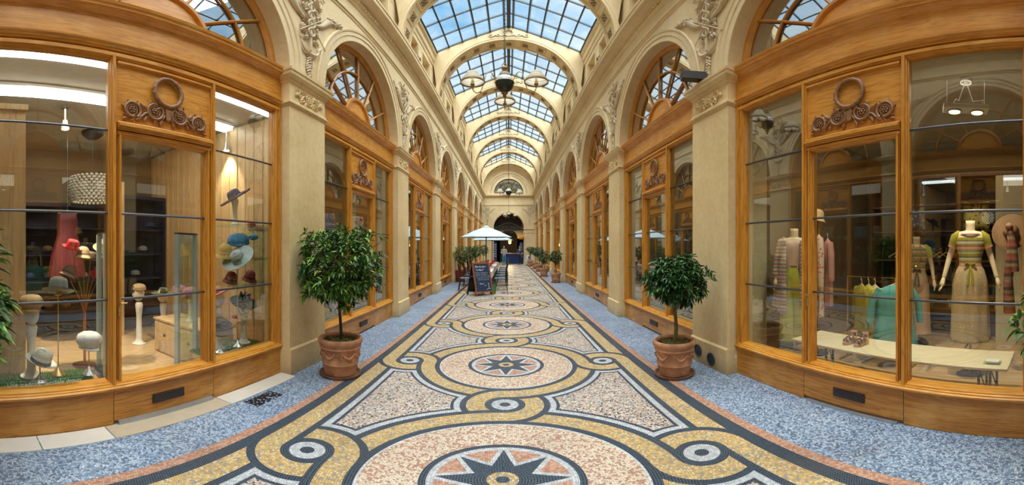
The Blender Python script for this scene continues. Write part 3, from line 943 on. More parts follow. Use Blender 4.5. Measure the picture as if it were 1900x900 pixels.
# ------------------------------------------------------------------ end wall
mb = MB()
arch_plate(mb, ENDY, ENDY + .5, .0, 2.66, 0, 3.40, 1.46, 6.45)
mb.ext([(ENDY + .5, 6.4), (ENDY - .03, 6.4), (ENDY - .06, 6.44), (ENDY - .06, 6.47), (ENDY - .2, 6.5), (ENDY - .22, 6.66), (ENDY - .2, 6.72), (ENDY + .5, 6.72)], -2.64, 2.64)
mb.ext([(ENDY + .1, 5.6), (ENDY - .04, 5.6), (ENDY - .05, 5.7), (ENDY + .1, 5.72)], -2.64, 2.64)
# upper lunette wall
T0 = mb.T
arch_plate(mb, ENDY, ENDY + .5, .0, 2.66, 6.7, 6.75, 1.42, 9.6)
mb.add([(-2.66, ENDY, 9.6), (2.66, ENDY, 9.6), (0, ENDY, 10.4)], [(0, 1, 2)])
mb.arc([(ENDY - .06, 1.42), (ENDY - .06, 1.52), (ENDY + .05, 1.55), (ENDY + .05, 1.42)], 6.75, n=36)
mb.arc([(ENDY - .06, 1.95), (ENDY - .09, 2.02), (ENDY - .06, 2.1), (ENDY + .05, 2.1), (ENDY + .05, 1.95)], 6.75, n=36)
mb.arc([(ENDY - .05, 1.46), (ENDY - .07, 1.56), (ENDY - .05, 1.72), (ENDY + .05, 1.74), (ENDY + .05, 1.46)], 3.40, n=36)
for s_ in (-1, 1):
    a, b_ = sorted((s_ * 1.44, s_ * 2.5)); mb.box(a, b_, ENDY - .08, ENDY + .02, 0, 3.4)
    mb.box(a - .04, b_ + .04, ENDY - .14, ENDY + .02, 3.32, 3.42); mb.box(a - .02, b_ + .02, ENDY - .12, ENDY + .02, 0, .35); mb.box(a - .02, b_ + .02, ENDY - .11, ENDY + .02, 2.98, 3.03)
structure(mb, 'wall_end', M_PLASTER2, 'cream end wall with a tall arched opening and a lunette')
for s_ in (-1, 1):
    r_ = RL.copy(); COL.objects.link(r_); r_.location = (s_ * 2.02, ENDY, 4.75); r_.rotation_euler = (0, 0, 0); r_.scale = (.8, .5, .85)
    tag(r_, 'carved plaster relief on the end wall %s of the arch' % ('right' if s_ > 0 else 'left'), 'wall relief', 'carved reliefs between the arches')
# relief wreath band round the lunette
mb = MB()
for i in range(26):
    t = PI * (i + .5) / 26
    if 11 <= i <= 14: continue
    mb.torus((1.74 * math.cos(t), ENDY - .02, 6.75 + 1.74 * math.sin(t)), .07, .025, 'y', 12, 5)
    leaf3(mb, 1.74 * math.cos(t), 6.75 + 1.74 * math.sin(t), t + PI / 2, .2, .09, ENDY - .03, .02)
o = mb.build('trim_3', M_RELIEF, smooth=50); tag(o, 'carved band round the lunette of the end wall', None, None, 'structure')
# lunette window with greenery behind
mb = MB()
for a in range(15, 180, 25):
    t = math.radians(a); mb.tube([(.0, ENDY + .2, 6.75), (1.42 * math.cos(t), ENDY + .2, 6.75 + 1.42 * math.sin(t))], .02, 6)
mb.arc([(ENDY + .17, .7), (ENDY + .17, .74), (ENDY + .22, .74), (ENDY + .22, .7)], 6.75, n=24)
mb.arc([(ENDY + .17, 1.38), (ENDY + .17, 1.43), (ENDY + .22, 1.43), (ENDY + .22, 1.38)], 6.75, n=30)
wl = empty('window_20', kind='structure', label='half-round window high in the end wall')
mb.build('fanlight_frame', M_BAR, wl)
mb = MB(); mb.ext([(1.42 * math.cos(PI * i / 30), 6.75 + 1.42 * math.sin(PI * i / 30)) for i in range(31)], ENDY + .24, ENDY + .25, 'y')
mb.build('fanlight_glass', M_GLASSL, wl)
# passage beyond
mb = MB()
Y1 = ENDY + .5; Y2 = ENDY + 5.5
mb.box(-3.0, -1.75, Y1, Y2, 0, 4.4) ; mb.box(1.75, 3.0, Y1, Y2, 0, 4.4)
mb.box(-3, 3, Y1, Y2, 5.1, 5.3)
mb.box(-3, -1.9, Y1, Y2, 4.4, 5.2); mb.box(1.9, 3, Y1, Y2, 4.4, 5.2)
structure(mb, 'wall_passage', M_CREAM, 'shaded walls of the passage beyond the end arch')
mb = MB(); arch_plate(mb, Y2 - 1.6, Y2 - 1.3, 0, 2.0, 0, 2.55, .95, 5.2); mb.box(-2, -.95, Y2 - 1.6, Y2 - 1.3, 0, 2.55); mb.box(.95, 2, Y2 - 1.6, Y2 - 1.3, 0, 2.55)
structure(mb, 'wall_passage_end', M_CREAM, 'yellow wall with a smaller arch at the far end of the passage')
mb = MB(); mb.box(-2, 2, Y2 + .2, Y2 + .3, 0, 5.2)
mb.box(-1.9, 1.9, ENDY + 1.0, Y2 + .2, 3.34, 3.40); mb.box(-1.9, 1.9, ENDY + .95, ENDY + 1.02, 3.34, 5.15)  # dark ceiling and bulkhead added so the head of the end arch looks dark
structure(mb, 'wall_far', M_DARK, 'dark wall beyond the smaller arch and added bulkhead darkening the end arch')
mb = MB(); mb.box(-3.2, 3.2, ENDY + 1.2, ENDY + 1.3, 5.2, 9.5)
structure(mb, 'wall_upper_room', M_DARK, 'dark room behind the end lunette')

# ------------------------------------------------------------------ shops behind the fronts
M_PARQ = wood('parquet', (.46, .29, .13), (.64, .44, .23), (.76, .56, .32), 'y', rough=.3, gscale=.6)
for sx, rz, side in SIDES:
    def T_(): 
        m_ = MB(); m_.T = Matrix.Rotation(rz, 4, 'Z') @ Matrix.Translation((0, D0, 0)); return m_
    a, b_ = sorted((-sx * BACKY, -sx * (ENDY + .3)))
    DR = 3.6
    mb = T_(); mb.box(a, b_, .09, DR + .2, -.2, .03); structure(mb, 'floor_shop_' + side, M_PARQ, 'oak board floor of the shops on the %s' % side)
    mb = T_(); mb.box(a, b_, .125, DR + .2, 3.50, 3.60); mb.box(a, b_, .125, .2, 3.5, 3.94); mb.box(a, b_, .125, 2.2, 3.86, 3.94)
    structure(mb, 'ceiling_shop_' + side, M_CEIL, 'pale ceiling of the shops on the %s' % side)
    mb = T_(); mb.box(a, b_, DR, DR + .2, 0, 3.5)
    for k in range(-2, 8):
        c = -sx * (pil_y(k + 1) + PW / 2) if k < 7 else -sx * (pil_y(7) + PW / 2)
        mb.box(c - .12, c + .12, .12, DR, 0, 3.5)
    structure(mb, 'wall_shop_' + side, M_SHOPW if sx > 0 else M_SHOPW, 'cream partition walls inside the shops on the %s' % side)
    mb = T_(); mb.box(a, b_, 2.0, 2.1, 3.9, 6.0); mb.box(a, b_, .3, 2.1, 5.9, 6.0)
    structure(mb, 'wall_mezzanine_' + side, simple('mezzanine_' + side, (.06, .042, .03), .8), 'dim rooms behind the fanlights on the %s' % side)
    # outer roof shading strips so that no sky leaks beside the attic
    mb = T_(); mb.box(a, b_, .3, 4.0, 8.36, 8.42)
    structure(mb, 'roof_' + side, M_CREAM, 'unseen flat strip keeping sky light out beyond the attic on the %s' % side)
    # lights of the shops
    for k in range(0, 8):
        c = bay_c(k)
        e = (34 if sx < 0 else 22) if k == 0 else 8
        lamp('shop_light', 'AREA', (sx * (D0 + 1.6), c, 3.46), e * (1.0), (1, .86, .66), size=1.6, size_y=2.2)
# ------------------------------------------------------------------ potted trees
def leafmat(name, a, b_, c):
    M = Mat(name); g = M.N.new('ShaderNodeNewGeometry')
    col = M.ramp(g.outputs['Random Per Island'], [(0, a), (.55, b_), (1, c)])
    M.set(Base_Color=col, Roughness=.38)
    M.b.inputs['Specular IOR Level'].default_value = .5
    M.b.inputs['Subsurface Weight'].default_value = 0
    return M.m
M_LEAF = leafmat('laurel_leaves', (.018, .06, .012), (.055, .16, .02), (.26, .46, .06))
M_LEAFD = leafmat('dark_laurel_leaves', (.010, .042, .010), (.026, .095, .018), (.07, .20, .03))
M_TERRA = simple('terracotta', (.47, .225, .115), .75, var=.35, scale=7, bump=.15, bscale=40)
M_TERRAD = simple('dark_terracotta', (.17, .08, .045), .7, var=.4, scale=9)
M_MOSS = simple('mossy_soil', (.12, .11, .03), .95, var=.6, scale=25, bump=.8, bscale=50)
M_TRUNK = simple('tree_bark', (.05, .035, .025), .85, var=.4, scale=30, bump=.6)
M_TRUNK2 = simple('mossy_bark', (.16, .13, .05), .85, var=.4, scale=30, bump=.6)

def leaf_mesh(mb, p, d, L, wd, roll):
    d = d.normalized(); up = Vector((0, 0, 1))
    s_ = d.cross(up)
    if s_.length < .05: s_ = Vector((1, 0, 0))
    s_.normalize(); n = s_.cross(d)
    s2 = s_ * math.cos(roll) + n * math.sin(roll); n2 = s2.cross(d)
    def q(t, w_, h): return p + d * (L * t) + s2 * (wd * w_) + n2 * h - up * (L * .22 * t * t)
    vs = [q(0, 0, 0), q(.3, .42, .006), q(.65, .40, .005), q(1, 0, -.004), q(.65, -.40, .005), q(.3, -.42, .006), q(.3, 0, -.004), q(.65, 0, -.004)]
    mb.add(vs, [(0, 6, 1), (0, 5, 6), (1, 6, 7, 2), (6, 5, 4, 7), (2, 7, 3), (7, 4, 3)])
def crown(rng, c, rx, rz, ncl, L, nleaf=7, flat_bottom=-1., lumps=.18, wild=.03):
    mb = MB(); tw = MB(); c = Vector(c)
    for i in range(ncl):
        while True:
            v = Vector((rng.uniform(-1, 1), rng.uniform(-1, 1), rng.uniform(-1, 1)))
            if .25 < v.length < 1 and v.z > flat_bottom: break
        k = v.length ** .45 / v.length
        v = v * k
        lump = 1 + lumps * math.sin(v.x * 5.1 + v.z * 3) * math.cos(v.y * 4.3 - v.z * 4)
        p = c + Vector((v.x * rx, v.y * rx, v.z * rz)) * lump * (rng.uniform(.86, 1.04) + (abs(rng.gauss(0, wild)) if i % 3 == 0 else 0))
        out = (Vector((v.x, v.y, v.z * .8)).normalized() + Vector((0, 0, .45)) + Vector((rng.uniform(-.4, .4), rng.uniform(-.4, .4), rng.uniform(-.2, .3)))).normalized()
        st = p - out * L * .9
        if i % 3 == 0: tw.tube([c + (st - c) * .45 , st, p], [.004, .003, .002], 4)
        for j in range(nleaf):
            a = 2 * PI * j / nleaf + rng.uniform(-.4, .4)
            o1 = out.orthogonal().normalized(); o2 = out.cross(o1)
            d = out * rng.uniform(.25, .9) + (o1 * math.cos(a) + o2 * math.sin(a)) * .9
            leaf_mesh(mb, p - out * rng.uniform(0, L * .6), d, L * rng.uniform(.7, 1.15), L * .34, rng.uniform(-.4, .4))
    return mb, tw
def potted_tree(name, loc, label, seed, pot=(.19, .29, .5), cr=(0, 1.35, .5, .48), ncl=330, L=.095, mat=None, trunk=None, tr=.017, group=None, terra=None, saucer=.26, detail=True, lean=(0, 0), wild=.03):
    rng = random.Random(seed)
    root = empty(name, loc, 0, label, 'potted tree', group)
    r0, r1, h = pot
    terra = terra or M_TERRA
    mb = MB()
    mb.lathe([(r0 * .9, .025), (r0, .03), (r0 * 1.02, .06), (r0 + (r1 - r0) * .32, h * .33), (r0 + (r1 - r0) * .32 + .006, h * .345), (r0 + (r1 - r0) * .34, h * .36),
              (r0 + (r1 - r0) * .62, h * .74), (r0 + (r1 - r0) * .64 + .012, h * .755), (r0 + (r1 - r0) * .65 + .01, h * .775), (r0 + (r1 - r0) * .70, h * .79), (r1 * .97, h * .86), (r1, h * .89), (r1 + .004, h * .94), (r1 - .004, h * .985), (r1 - .02, h), (r1 - .035, h * .99), (r1 - .045, h * .93), (r1 - .05, h * .86), (0, h * .86)], 40)
    po = mb.build('pot', terra, root, smooth=60)
    if detail:
        mb = MB()
        zc = h * .58
        for q in range(6):
            a0 = q * PI / 3
            def W_(a, z, o=.0):
                r_ = r0 + (r1 - r0) * (z / h) * 1.0 + o - .006
                return (r_ * math.cos(a), r_ * math.sin(a), z)
            pts = [W_(a0 + .62 * i / 8 + .1, zc + .03 - .055 * math.sin(PI * i / 8), .004) for i in range(9)]
            mb.tube(pts, [.006 + .012 * math.sin(PI * i / 8) for i in range(9)], 7)
            for i in range(9): p = pts[i]; mb.ell(p, .013, .013, .013, 5, 4)
            p = W_(a0 + .88, zc + .01, .002)
            T0 = mb.T; mb.T = Matrix.Translation(p) @ Matrix.Rotation(a0 + .88 + PI / 2, 4, 'Z')
            rosette(mb, 0, 0, .028, 0, 6); mb.T = T0
            p = W_(a0 + .02, zc, .004); mb.tube([(p[0], p[1], zc + .05), (p[0], p[1], zc - .02)], [.006, .012], 6)
            if q % 2 == 0:
                p = W_(a0 + .5, h * .17, .006)
                T0 = mb.T; mb.T = Matrix.Translation(p) @ Matrix.Rotation(a0 + .5 + PI / 2, 4, 'Z'); rosette(mb, 0, 0, .026, 0, 5); mb.T = T0
        mb.build('garland_relief', terra, po, smooth=60)
    if saucer:
        mb = MB(); mb.lathe([(saucer * .8, 0), (saucer * .95, .004), (saucer, .035), (saucer - .004, .045), (saucer - .02, .04), (saucer - .035, .02), (0, .02)], 36)
        mb.build('saucer', M_TERRAD, root, smooth=50)
    mb = MB(); rr = r1 - .048
    mb.lathe([(rr, h * .87), (rr * .8, h * .90), (rr * .4, h * .92), (0, h * .93)], 24, wob=lambda t, z: 1)
    if detail:
        for i in range(260 if h > .4 else 40):
            a = rng.uniform(0, 2 * PI); q = rr * math.sqrt(rng.random()) * .95
            leaf_mesh(mb, Vector((q * math.cos(a), q * math.sin(a), h * .90)), Vector((rng.uniform(-1, 1), rng.uniform(-1, 1), 1.2)), rng.uniform(.02, .05), .006, 0)
    mb.build('soil', M_MOSS, root, smooth=60)
    cx, cz, crx, crz = cr
    mb = MB(); base = Vector((0, 0, h * .88)); top = Vector((lean[0], lean[1], cz))
    pts = [base + (top - base) * (i / 8) + Vector((.012 * math.sin(i * 1.1), .01 * math.cos(i * 1.3), 0)) for i in range(9)]
    mb.tube(pts, [tr * (1.25 - .5 * i / 8) for i in range(9)], 9)
    st = pts[5]
    for i in range(14):
        a = 2 * PI * i / 14 + rng.uniform(-.2, .2)
        e = Vector((lean[0] + crx * .7 * math.cos(a), lean[1] + crx * .7 * math.sin(a), cz + crz * rng.uniform(-.5, .6)))
        b0 = pts[4 + i % 4]
        mb.tube([b0, b0 * .5 + e * .5 + Vector((0, 0, .03)), e], [tr * .5, tr * .32, tr * .15], 5)
    mb.build('trunk', trunk or M_TRUNK, root, smooth=60)
    fo, tw = crown(rng, (lean[0], lean[1], cz), crx, crz, ncl, L, wild=wild)
    f = fo.build('foliage', mat or M_LEAF, root, smooth=180)
    tw.build('twigs', trunk or M_TRUNK, f)
    return root
potted_tree('potted_tree', (-1.99, 3.77, 0), 'large leafy bay tree in a garlanded terracotta pot against the first left pilaster', 3,
            pot=(.195, .275, .5), cr=(0, 1.37, .50, .47), ncl=640, L=.088, lean=(.0, 0), wild=.14)
potted_tree('potted_tree', (1.955, 3.77, 0), 'small dark domed tree in a garlanded terracotta pot beside the first right pilaster', 11,
            pot=(.185, .265, .47), cr=(0, 1.20, .38, .31), ncl=430, L=.085, mat=M_LEAFD, trunk=M_TRUNK2, tr=.022, lean=(.04, 0), saucer=.25)
potted_tree('potted_tree', (-2.02, -.17, 0), 'bay tree reaching in with its leaves at the far left edge', 21,
            pot=(.195, .275, .5), cr=(0, 1.20, .50, .56), ncl=240, L=.11, wild=.12, detail=False)
potted_tree('potted_tree', (2.08, -.17, 0), 'bay tree reaching in with its leaf tips at the far right edge', 22,
            pot=(.185, .265, .47), cr=(0, 1.15, .40, .30), ncl=240, L=.09, detail=False)
farpots = [(2.16, 15.8, .24, .44, 1.18, .30, .30, 'nearest of the row'), (1.97, 19.3, .25, .45, 1.05, .30, .34, 'second of the row'), (2.05, 23.3, .27, .46, 1.28, .34, .36, 'third of the row'),
           (2.03, 26.3, .25, .46, 1.30, .36, .34, 'fourth of the row'), (1.89, 29.8, .25, .46, 1.42, .36, .26, 'farthest of the row')]
for i, (x, y, r1, h, cz, rx, rz_, w_) in enumerate(farpots):
    potted_tree('potted_tree', (x, y, 0), 'ball-clipped tree in a terracotta pot along the right wall, ' + w_, 40 + i, pot=(r1 * .7, r1, h), cr=(0, cz, rx, rz_), ncl=150, L=.085,
                mat=M_LEAFD, group='potted trees down the right side', detail=False, saucer=r1 * .95)
for i, (x, y, cz, w_) in enumerate([(-2.28, 16.2, 1.25, 'red pot, nearest behind the chalkboard'), (-2.12, 18.8, 1.3, 'second behind the chalkboard'), (-2.1, 22.2, 1.35, 'beside the second parasol'), (-2.0, 27.5, 1.4, 'farthest along the left wall')]):
    potted_tree('potted_tree', (x, y, 0), 'bushy tree behind the cafe tables, ' + w_, 60 + i, pot=(.19, .27, .55), cr=(0, cz, .42, .42), ncl=170, L=.09,
                mat=M_LEAFD if i % 2 else M_LEAF, group='trees behind the cafe tables', detail=False, saucer=.25, terra=simple('red_glazed_pot', (.30, .045, .03), .5) if i == 0 else None)

# ------------------------------------------------------------------ chandeliers
M_OPAL = simple('opal_glass', (.74, .72, .64), .25, var=.03)
_n = M_OPAL.node_tree; _t = _n.nodes.new('ShaderNodeBsdfTranslucent'); _t.inputs[0].default_value = (.95, .92, .84, 1)
_x = _n.nodes.new('ShaderNodeMixShader'); _x.inputs[0].default_value = .85; _n.links.new(_n.nodes['Principled BSDF'].outputs[0], _x.inputs[1]); _n.links.new(_t.outputs[0], _x.inputs[2]); _n.links.new(_x.outputs[0], _n.nodes['Material Output'].inputs[0])
M_OPALG = simple('opal_grey', (.50, .50, .46), .2, var=.08)
M_BOWL = simple('dark_green_bowl', (.015, .025, .025), .12)
M_AGED = simple('aged_brass', (.36, .22, .08), .35, .8, var=.3)
def make_chandelier():
    root = empty('chandelier', label='x', cat='chandelier')
    mb = MB(); z = .42; i = 0
    while z < 5.55:
        T0 = mb.T; mb.T = Matrix.Translation((0, 0, z)) @ Matrix.Rotation(PI / 2 * (i % 2), 4, 'Z')
        mb.torus((0, 0, 0), .016, .0045, 'y', 10, 5, sz=1.9); mb.T = T0; z += .052; i += 1
    mb.build('chain', M_IRON, root)
    mb = MB()
    mb.torus((0, 0, .37), .042, .007, 'y', 16, 6)
    mb.lathe([(0, .33), (.05, .33), (.062, .31), (.05, .285), (.03, .275), (.04, .25), (.055, .235), (.05, .22), (.03, .21), (.03, .12), (0, .12)], 20)
    mb.lathe([(0, -.32), (.02, -.31), (.035, -.285), (.022, -.265), (.05, -.24), (.06, -.22), (.04, -.2), (.045, -.19), (0, -.19)], 20)
    b = mb.build('body', M_AGED, root, smooth=60)
    mb = MB(); mb.lathe([(.03, .20), (.09, .19), (.10, .15), (.085, .13), (.13, .10), (.155, .05), (.162, .0)], 32); mb.build('upper_dome', M_OPALG, b, smooth=60)
    mb = MB(); mb.lathe([(.165, .0), (.17, -.01), (.162, -.03), (.15, -.09), (.12, -.15), (.07, -.185), (.03, -.20), (0, -.2)], 32); mb.build('lower_bowl', M_BOWL, b, smooth=60)
    for q, a in enumerate((PI / 2, PI / 2 + 2 * PI / 3, PI / 2 + 4 * PI / 3)):
        ar = empty('arm'); ar.parent = root; ar.rotation_euler = (0, 0, a)
        mb = MB(); R_ = .60
        pts = [(.19, -.02)] + spiral(.27, .09, .055, -2.6, -1.0, 1, 14, .35)[::-1] 
        path = [(.155, -.03), (.20, .06), (.24, .13), (.29, .15), (.34, .11), (.37, .0), (.40, -.12), (.45, -.28), (.52, -.33), (.58, -.30), (.605, -.22), (.60, -.19)]
        sm = []
        for i in range(len(path) - 1):
            p0, p1, p2, p3 = [path[max(0, min(len(path) - 1, i + d))] for d in (-1, 0, 1, 2)]
            for t in (0, .25, .5, .75):
                sm.append(tuple(.5 * (2 * p1[k] + (p2[k] - p0[k]) * t + (2 * p0[k] - 5 * p1[k] + 4 * p2[k] - p3[k]) * t * t + (3 * p1[k] - p0[k] - 3 * p2[k] + p3[k]) * t ** 3) for k in (0, 1)))
        sm.append(path[-1])
        mb.tube([(p[0], 0, p[1]) for p in sm], .0075, 7)
        mb.tube([(p[0], 0, p[1]) for p in spiral(.235, .06, .05, 1.2, 1.5, 1, 18, .2)], .006, 6)
        mb.ell((.455, 0, -.30), .018, .018, .022)
        mb.lathe([(0, -.05), (.02, -.045), (.035, -.02), (.035, .005), (.022, .02), (.022, .05), (0, .05)], 14, (.60, 0, -.17))
        mb.build('bracket', M_AGED, ar, smooth=60)
        mb = MB()
        mb.lathe([(.195, .035), (.198, .05), (.175, .10), (.13, .16), (.10, .19), (.095, .235), (.085, .235), (.09, .185), (.12, .155), (.165, .098), (.188, .05)], 32, (.60, 0, -.17)); sh = mb.build('lamp_shade', M_OPAL, ar, smooth=60)
        mb = MB(); mb.lathe([(.19, .02), (.202, .022), (.203, .045), (.19, .05)], 32, (.60, 0, -.17))
        for e in range(3): 
            t = e * 2 * PI / 3; mb.tube([(.60, 0, -.14), (.60 + .19 * math.cos(t), .19 * math.sin(t), -.135)], .003, 5)
        mb.build('shade_rim', M_AGED, sh, smooth=60)
        mb = MB(); mb.lathe([(0, .05), (.022, .05), (.026, .09), (.016, .14), (.014, .19), (0, .19)], 12, (.60, 0, -.17)); mb.build('bulb_chimney', M_OPAL, ar, smooth=60)
    return root
ch0 = make_chandelier()
for j, (y, z, w_) in enumerate([(5.93, 4.60, 'nearest'), (18.4, 4.55, 'middle'), (30.9, 4.5, 'farthest')]):
    o = ch0 if j == 0 else copy_tree(ch0)
    o.location = (-.07 if j == 0 else 0, y, z); o.rotation_euler = (0, 0, [0, .2, .5][j])
    o['label'] = 'chandelier with three white opal shades hung on a chain, %s of the three' % w_
    o['group'] = 'chandeliers down the arcade'

# ------------------------------------------------------------------ floodlights on the ledge, black box, vents
fl0 = None
for sx, rz, side in SIDES:
    for k in range(0, 6):
        y = pil_y(k + 1) + 1.05
        if fl0 is None:
            fl0 = empty('floodlight', label='x', cat='floodlight')
            mb = MB(); mb.box(-.08, .08, -.06, .06, .09, .24); mb.box(-.09, .09, -.075, -.06, .08, .25); mb.build('housing', simple('grey_lamp_metal', (.22, .21, .19), .5, .3), fl0, bevel=.006)
            mb = MB(); mb.box(-.10, -.085, -.015, .015, 0, .18); mb.box(.085, .10, -.015, .015, 0, .18); mb.box(-.10, .10, -.03, .03, 0, .015); mb.build('bracket', M_IRON, fl0)
            o = fl0
        else: o = copy_tree(fl0)
        o.location = (sx * 2.33, y, 6.70); o.rotation_euler = (0, 0, .3 * sx)
        o['label'] = 'small grey floodlight on the cornice ledge, %s on the %s' % (ORD[k], side); o['group'] = 'floodlights on the ledges'
o = empty('black_junction_box', (2.36, 3.93, 3.945), -.35, 'black weathered timber-like box projecting over the first right pilaster capital', 'box')
mb = MB(); mb.box(-.20, .17, -.07, .07, .0, .13); mb.build('casing', M_BLACK, o, bevel=.008)
mb = MB()
for i in range(4): mb.ell((-.203, -.04 + .025 * i, .065), .006, .008, .02, 6, 4)
mb.build('end_fittings', M_IRON, o)
for i, (y, z, r_, lab) in enumerate([(3.74, .125, .085, 'lower front round black grille in the foot of the first right pilaster'), (4.06, .17, .085, 'round black grille in the pilaster foot hidden partly by the right potted tree')]):
    o = empty('vent_grille', (D0 - .166, y, z), -PI / 2, lab, 'grille', 'round grilles in the pilaster foot')
    mb = MB(); mb.torus((0, -.004, 0), r_, .008, 'y', 24, 6); 
    for a in range(6):
        t = a * PI / 3; mb.torus((r_ * .5 * math.cos(t), -.004, r_ * .5 * math.sin(t)), r_ * .3, .004, 'y', 12, 5)
    mb.torus((0, -.004, 0), r_ * .25, .005, 'y', 14, 5); mb.build('ring', M_IRON, o)
    mb = MB(); mb.ext([(r_ * math.cos(2 * PI * i / 24), r_ * math.sin(2 * PI * i / 24)) for i in range(24)], -.002, .0, 'y'); mb.build('backing', M_BLACK, o)

# marble threshold along the left shopfront, metal strips, dark mosaic patch
M_MARB = simple('white_marble', (.74, .70, .62), .35, var=.06, scale=3); M_BEIGE = simple('beige_stone', (.56, .46, .33), .45, var=.1, scale=4)
M_ALU = simple('aluminium_strip', (.42, .45, .48), .35, .6)
segs = [(-.75, .10, 0), (.11, .55, 0), (.56, 1.12, 0), (1.13, 2.33, 1), (2.34, 3.405, 0)]
mb = MB()
for a, b_, m_ in segs:
    mb.m = m_; mb.box(-D0 + .01, -2.40, a, b_, -.01, .008)
structure(mb, 'threshold_floor', None, 'white marble slabs with one beige slab along the hat shop front', mats=[M_MARB, M_BEIGE])
mb = MB(); mb.box(-D0 - .02, -D0 + .035, 1.25, 2.28, .004, .045); structure(mb, 'trim_4', M_ALU, 'grey metal strip under the hat shop door')
mb = MB(); mb.box(D0 - .03, D0 + .02, 1.27, 2.26, .0, .018); structure(mb, 'trim_5', M_ALU, 'pale metal strip under the dress shop door')
mb = MB()
for i in range(24):
    for j in range(11):
        if random.random() < .80: mb.box(-2.36 + j * .0165, -2.36 + j * .0165 + .0145, 2.47 + i * .0165, 2.47 + i * .0165 + .0145, -.001, .0016)
structure(mb, 'floor_inlay', M_BLACK, 'small rectangle of black mosaic in the grey floor near the hat shop')
# ------------------------------------------------------------------ cafe: board, tables, chairs, parasols
def text_mesh(body, size, loc, rot, mat, parent=None, name='lettering', shear=0., align='LEFT', space=1.0, extrude=.0008):
    cu = bpy.data.curves.new(name, 'FONT'); cu.body = body; cu.size = size; cu.shear = shear; cu.align_x = align; cu.extrude = extrude; cu.space_line = space
    t = bpy.data.objects.new(name, cu); COL.objects.link(t)
    dg = bpy.context.evaluated_depsgraph_get(); me = bpy.data.meshes.new_from_object(t.evaluated_get(dg)); bpy.data.objects.remove(t); bpy.data.curves.remove(cu)
    me.name = name; me.materials.clear(); me.materials.append(mat)
    o = bpy.data.objects.new(name, me); COL.objects.link(o); o.location = loc; o.rotation_euler = rot
    if parent is not None: o.parent = parent
    return o
M_CHALK = simple('chalk', (.75, .78, .76), .9, var=.1)
M_SLATE = simple('blue_slate', (.014, .035, .085), .55, var=.25)
M_REDWOOD = simple('red_brown_wood', (.30, .09, .035), .45, var=.3, scale=12)
M_CHAIR = simple('black_chair_wood', (.022, .018, .017), .4)
M_SEAT = simple('blue_grey_seat', (.10, .15, .20), .6)
brd = empty('chalkboard_sign', (-.965, 11.78, 0), math.radians(40), 'blue chalkboard in a red-brown frame standing before the cafe tables', 'sign')
def rot_panel(sgn): return Matrix.Translation((0, 0, 1.10)) @ Matrix.Rotation(sgn * math.radians(14.5), 4, 'X') @ Matrix.Translation((0, 0, -1.13))
for sgn, nm in ((-1, 'front_frame'), (1, 'rear_frame')):
    # panel leans so that its foot is forward (-y) for the front one
    mb = MB(); mb.T = rot_panel(sgn)
    for a, b_, c, d in ((-.36, -.31, 0, 1.13), (.31, .36, 0, 1.13), (-.31, .31, 1.07, 1.13), (-.31, .31, .10, .14)): mb.box(a, b_, -.015, .015, c, d)
    fr = mb.build(nm, M_REDWOOD if sgn < 0 else M_BLACK, brd, bevel=.004)
    mb = MB(); mb.T = rot_panel(sgn); mb.box(-.31, .31, -.006, .006, .14, 1.07); mb.build('slate', M_SLATE if sgn < 0 else M_BLACK, fr)
    if sgn < 0:
        R4 = rot_panel(sgn)
        rg_ = random.Random(2)
        for x_, z_, L_ in ((-.27, .77, .46), (-.26, .71, .50), (-.25, .65, .48), (-.24, .59, .50), (-.20, .53, .42)):
            mb = MB(); mb.T = R4; x = x_
            while x < x_ + L_:
                n_ = rg_.randint(5, 11); mb.tube([(x + .009 * i, -.009, z_ + .013 * math.sin(i * 1.9) + (.018 if rg_.random() < .18 else 0)) for i in range(n_)], .0026, 4); x += .009 * n_ + .02
            mb.build('chalk_scribble', M_CHALK, fr)
        for body, size, x, z in (('Plat du Jour', .095, -.27, .95), ('"Le Bagnat"', .075, -.25, .85), ('"Menu"', .065, -.18, .38), ('22', .06, .02, .32)):
            p = R4 @ Vector((x, -.008, z)); e = (R4.to_3x3() @ Matrix.Rotation(PI / 2, 3, 'X')).to_euler()
            text_mesh(body, size, p, e, M_CHALK, fr, 'chalk_writing', shear=.3)
        mb = MB(); mb.T = R4
        mb.tube([(.20, -.009, .40), (.21, -.009, .24)], .006, 5); mb.tube([(.10, -.009, .20), (.18, -.009, .225), (.27, -.009, .22)], .006, 5); mb.tube([(.17, -.009, .40), (.23, -.009, .40)], .004, 5)
        mb.build('chalk_drawing', M_CHALK, fr)
mb = MB()
for s_ in (-1, 1): mb.tube([(s_ * .335, -.13, .58), (s_ * .335, 0, .66), (s_ * .335, .13, .58)], .006, 5)
mb.build('stay', simple('stay_metal', (.5, .45, .35), .4, .7), brd)

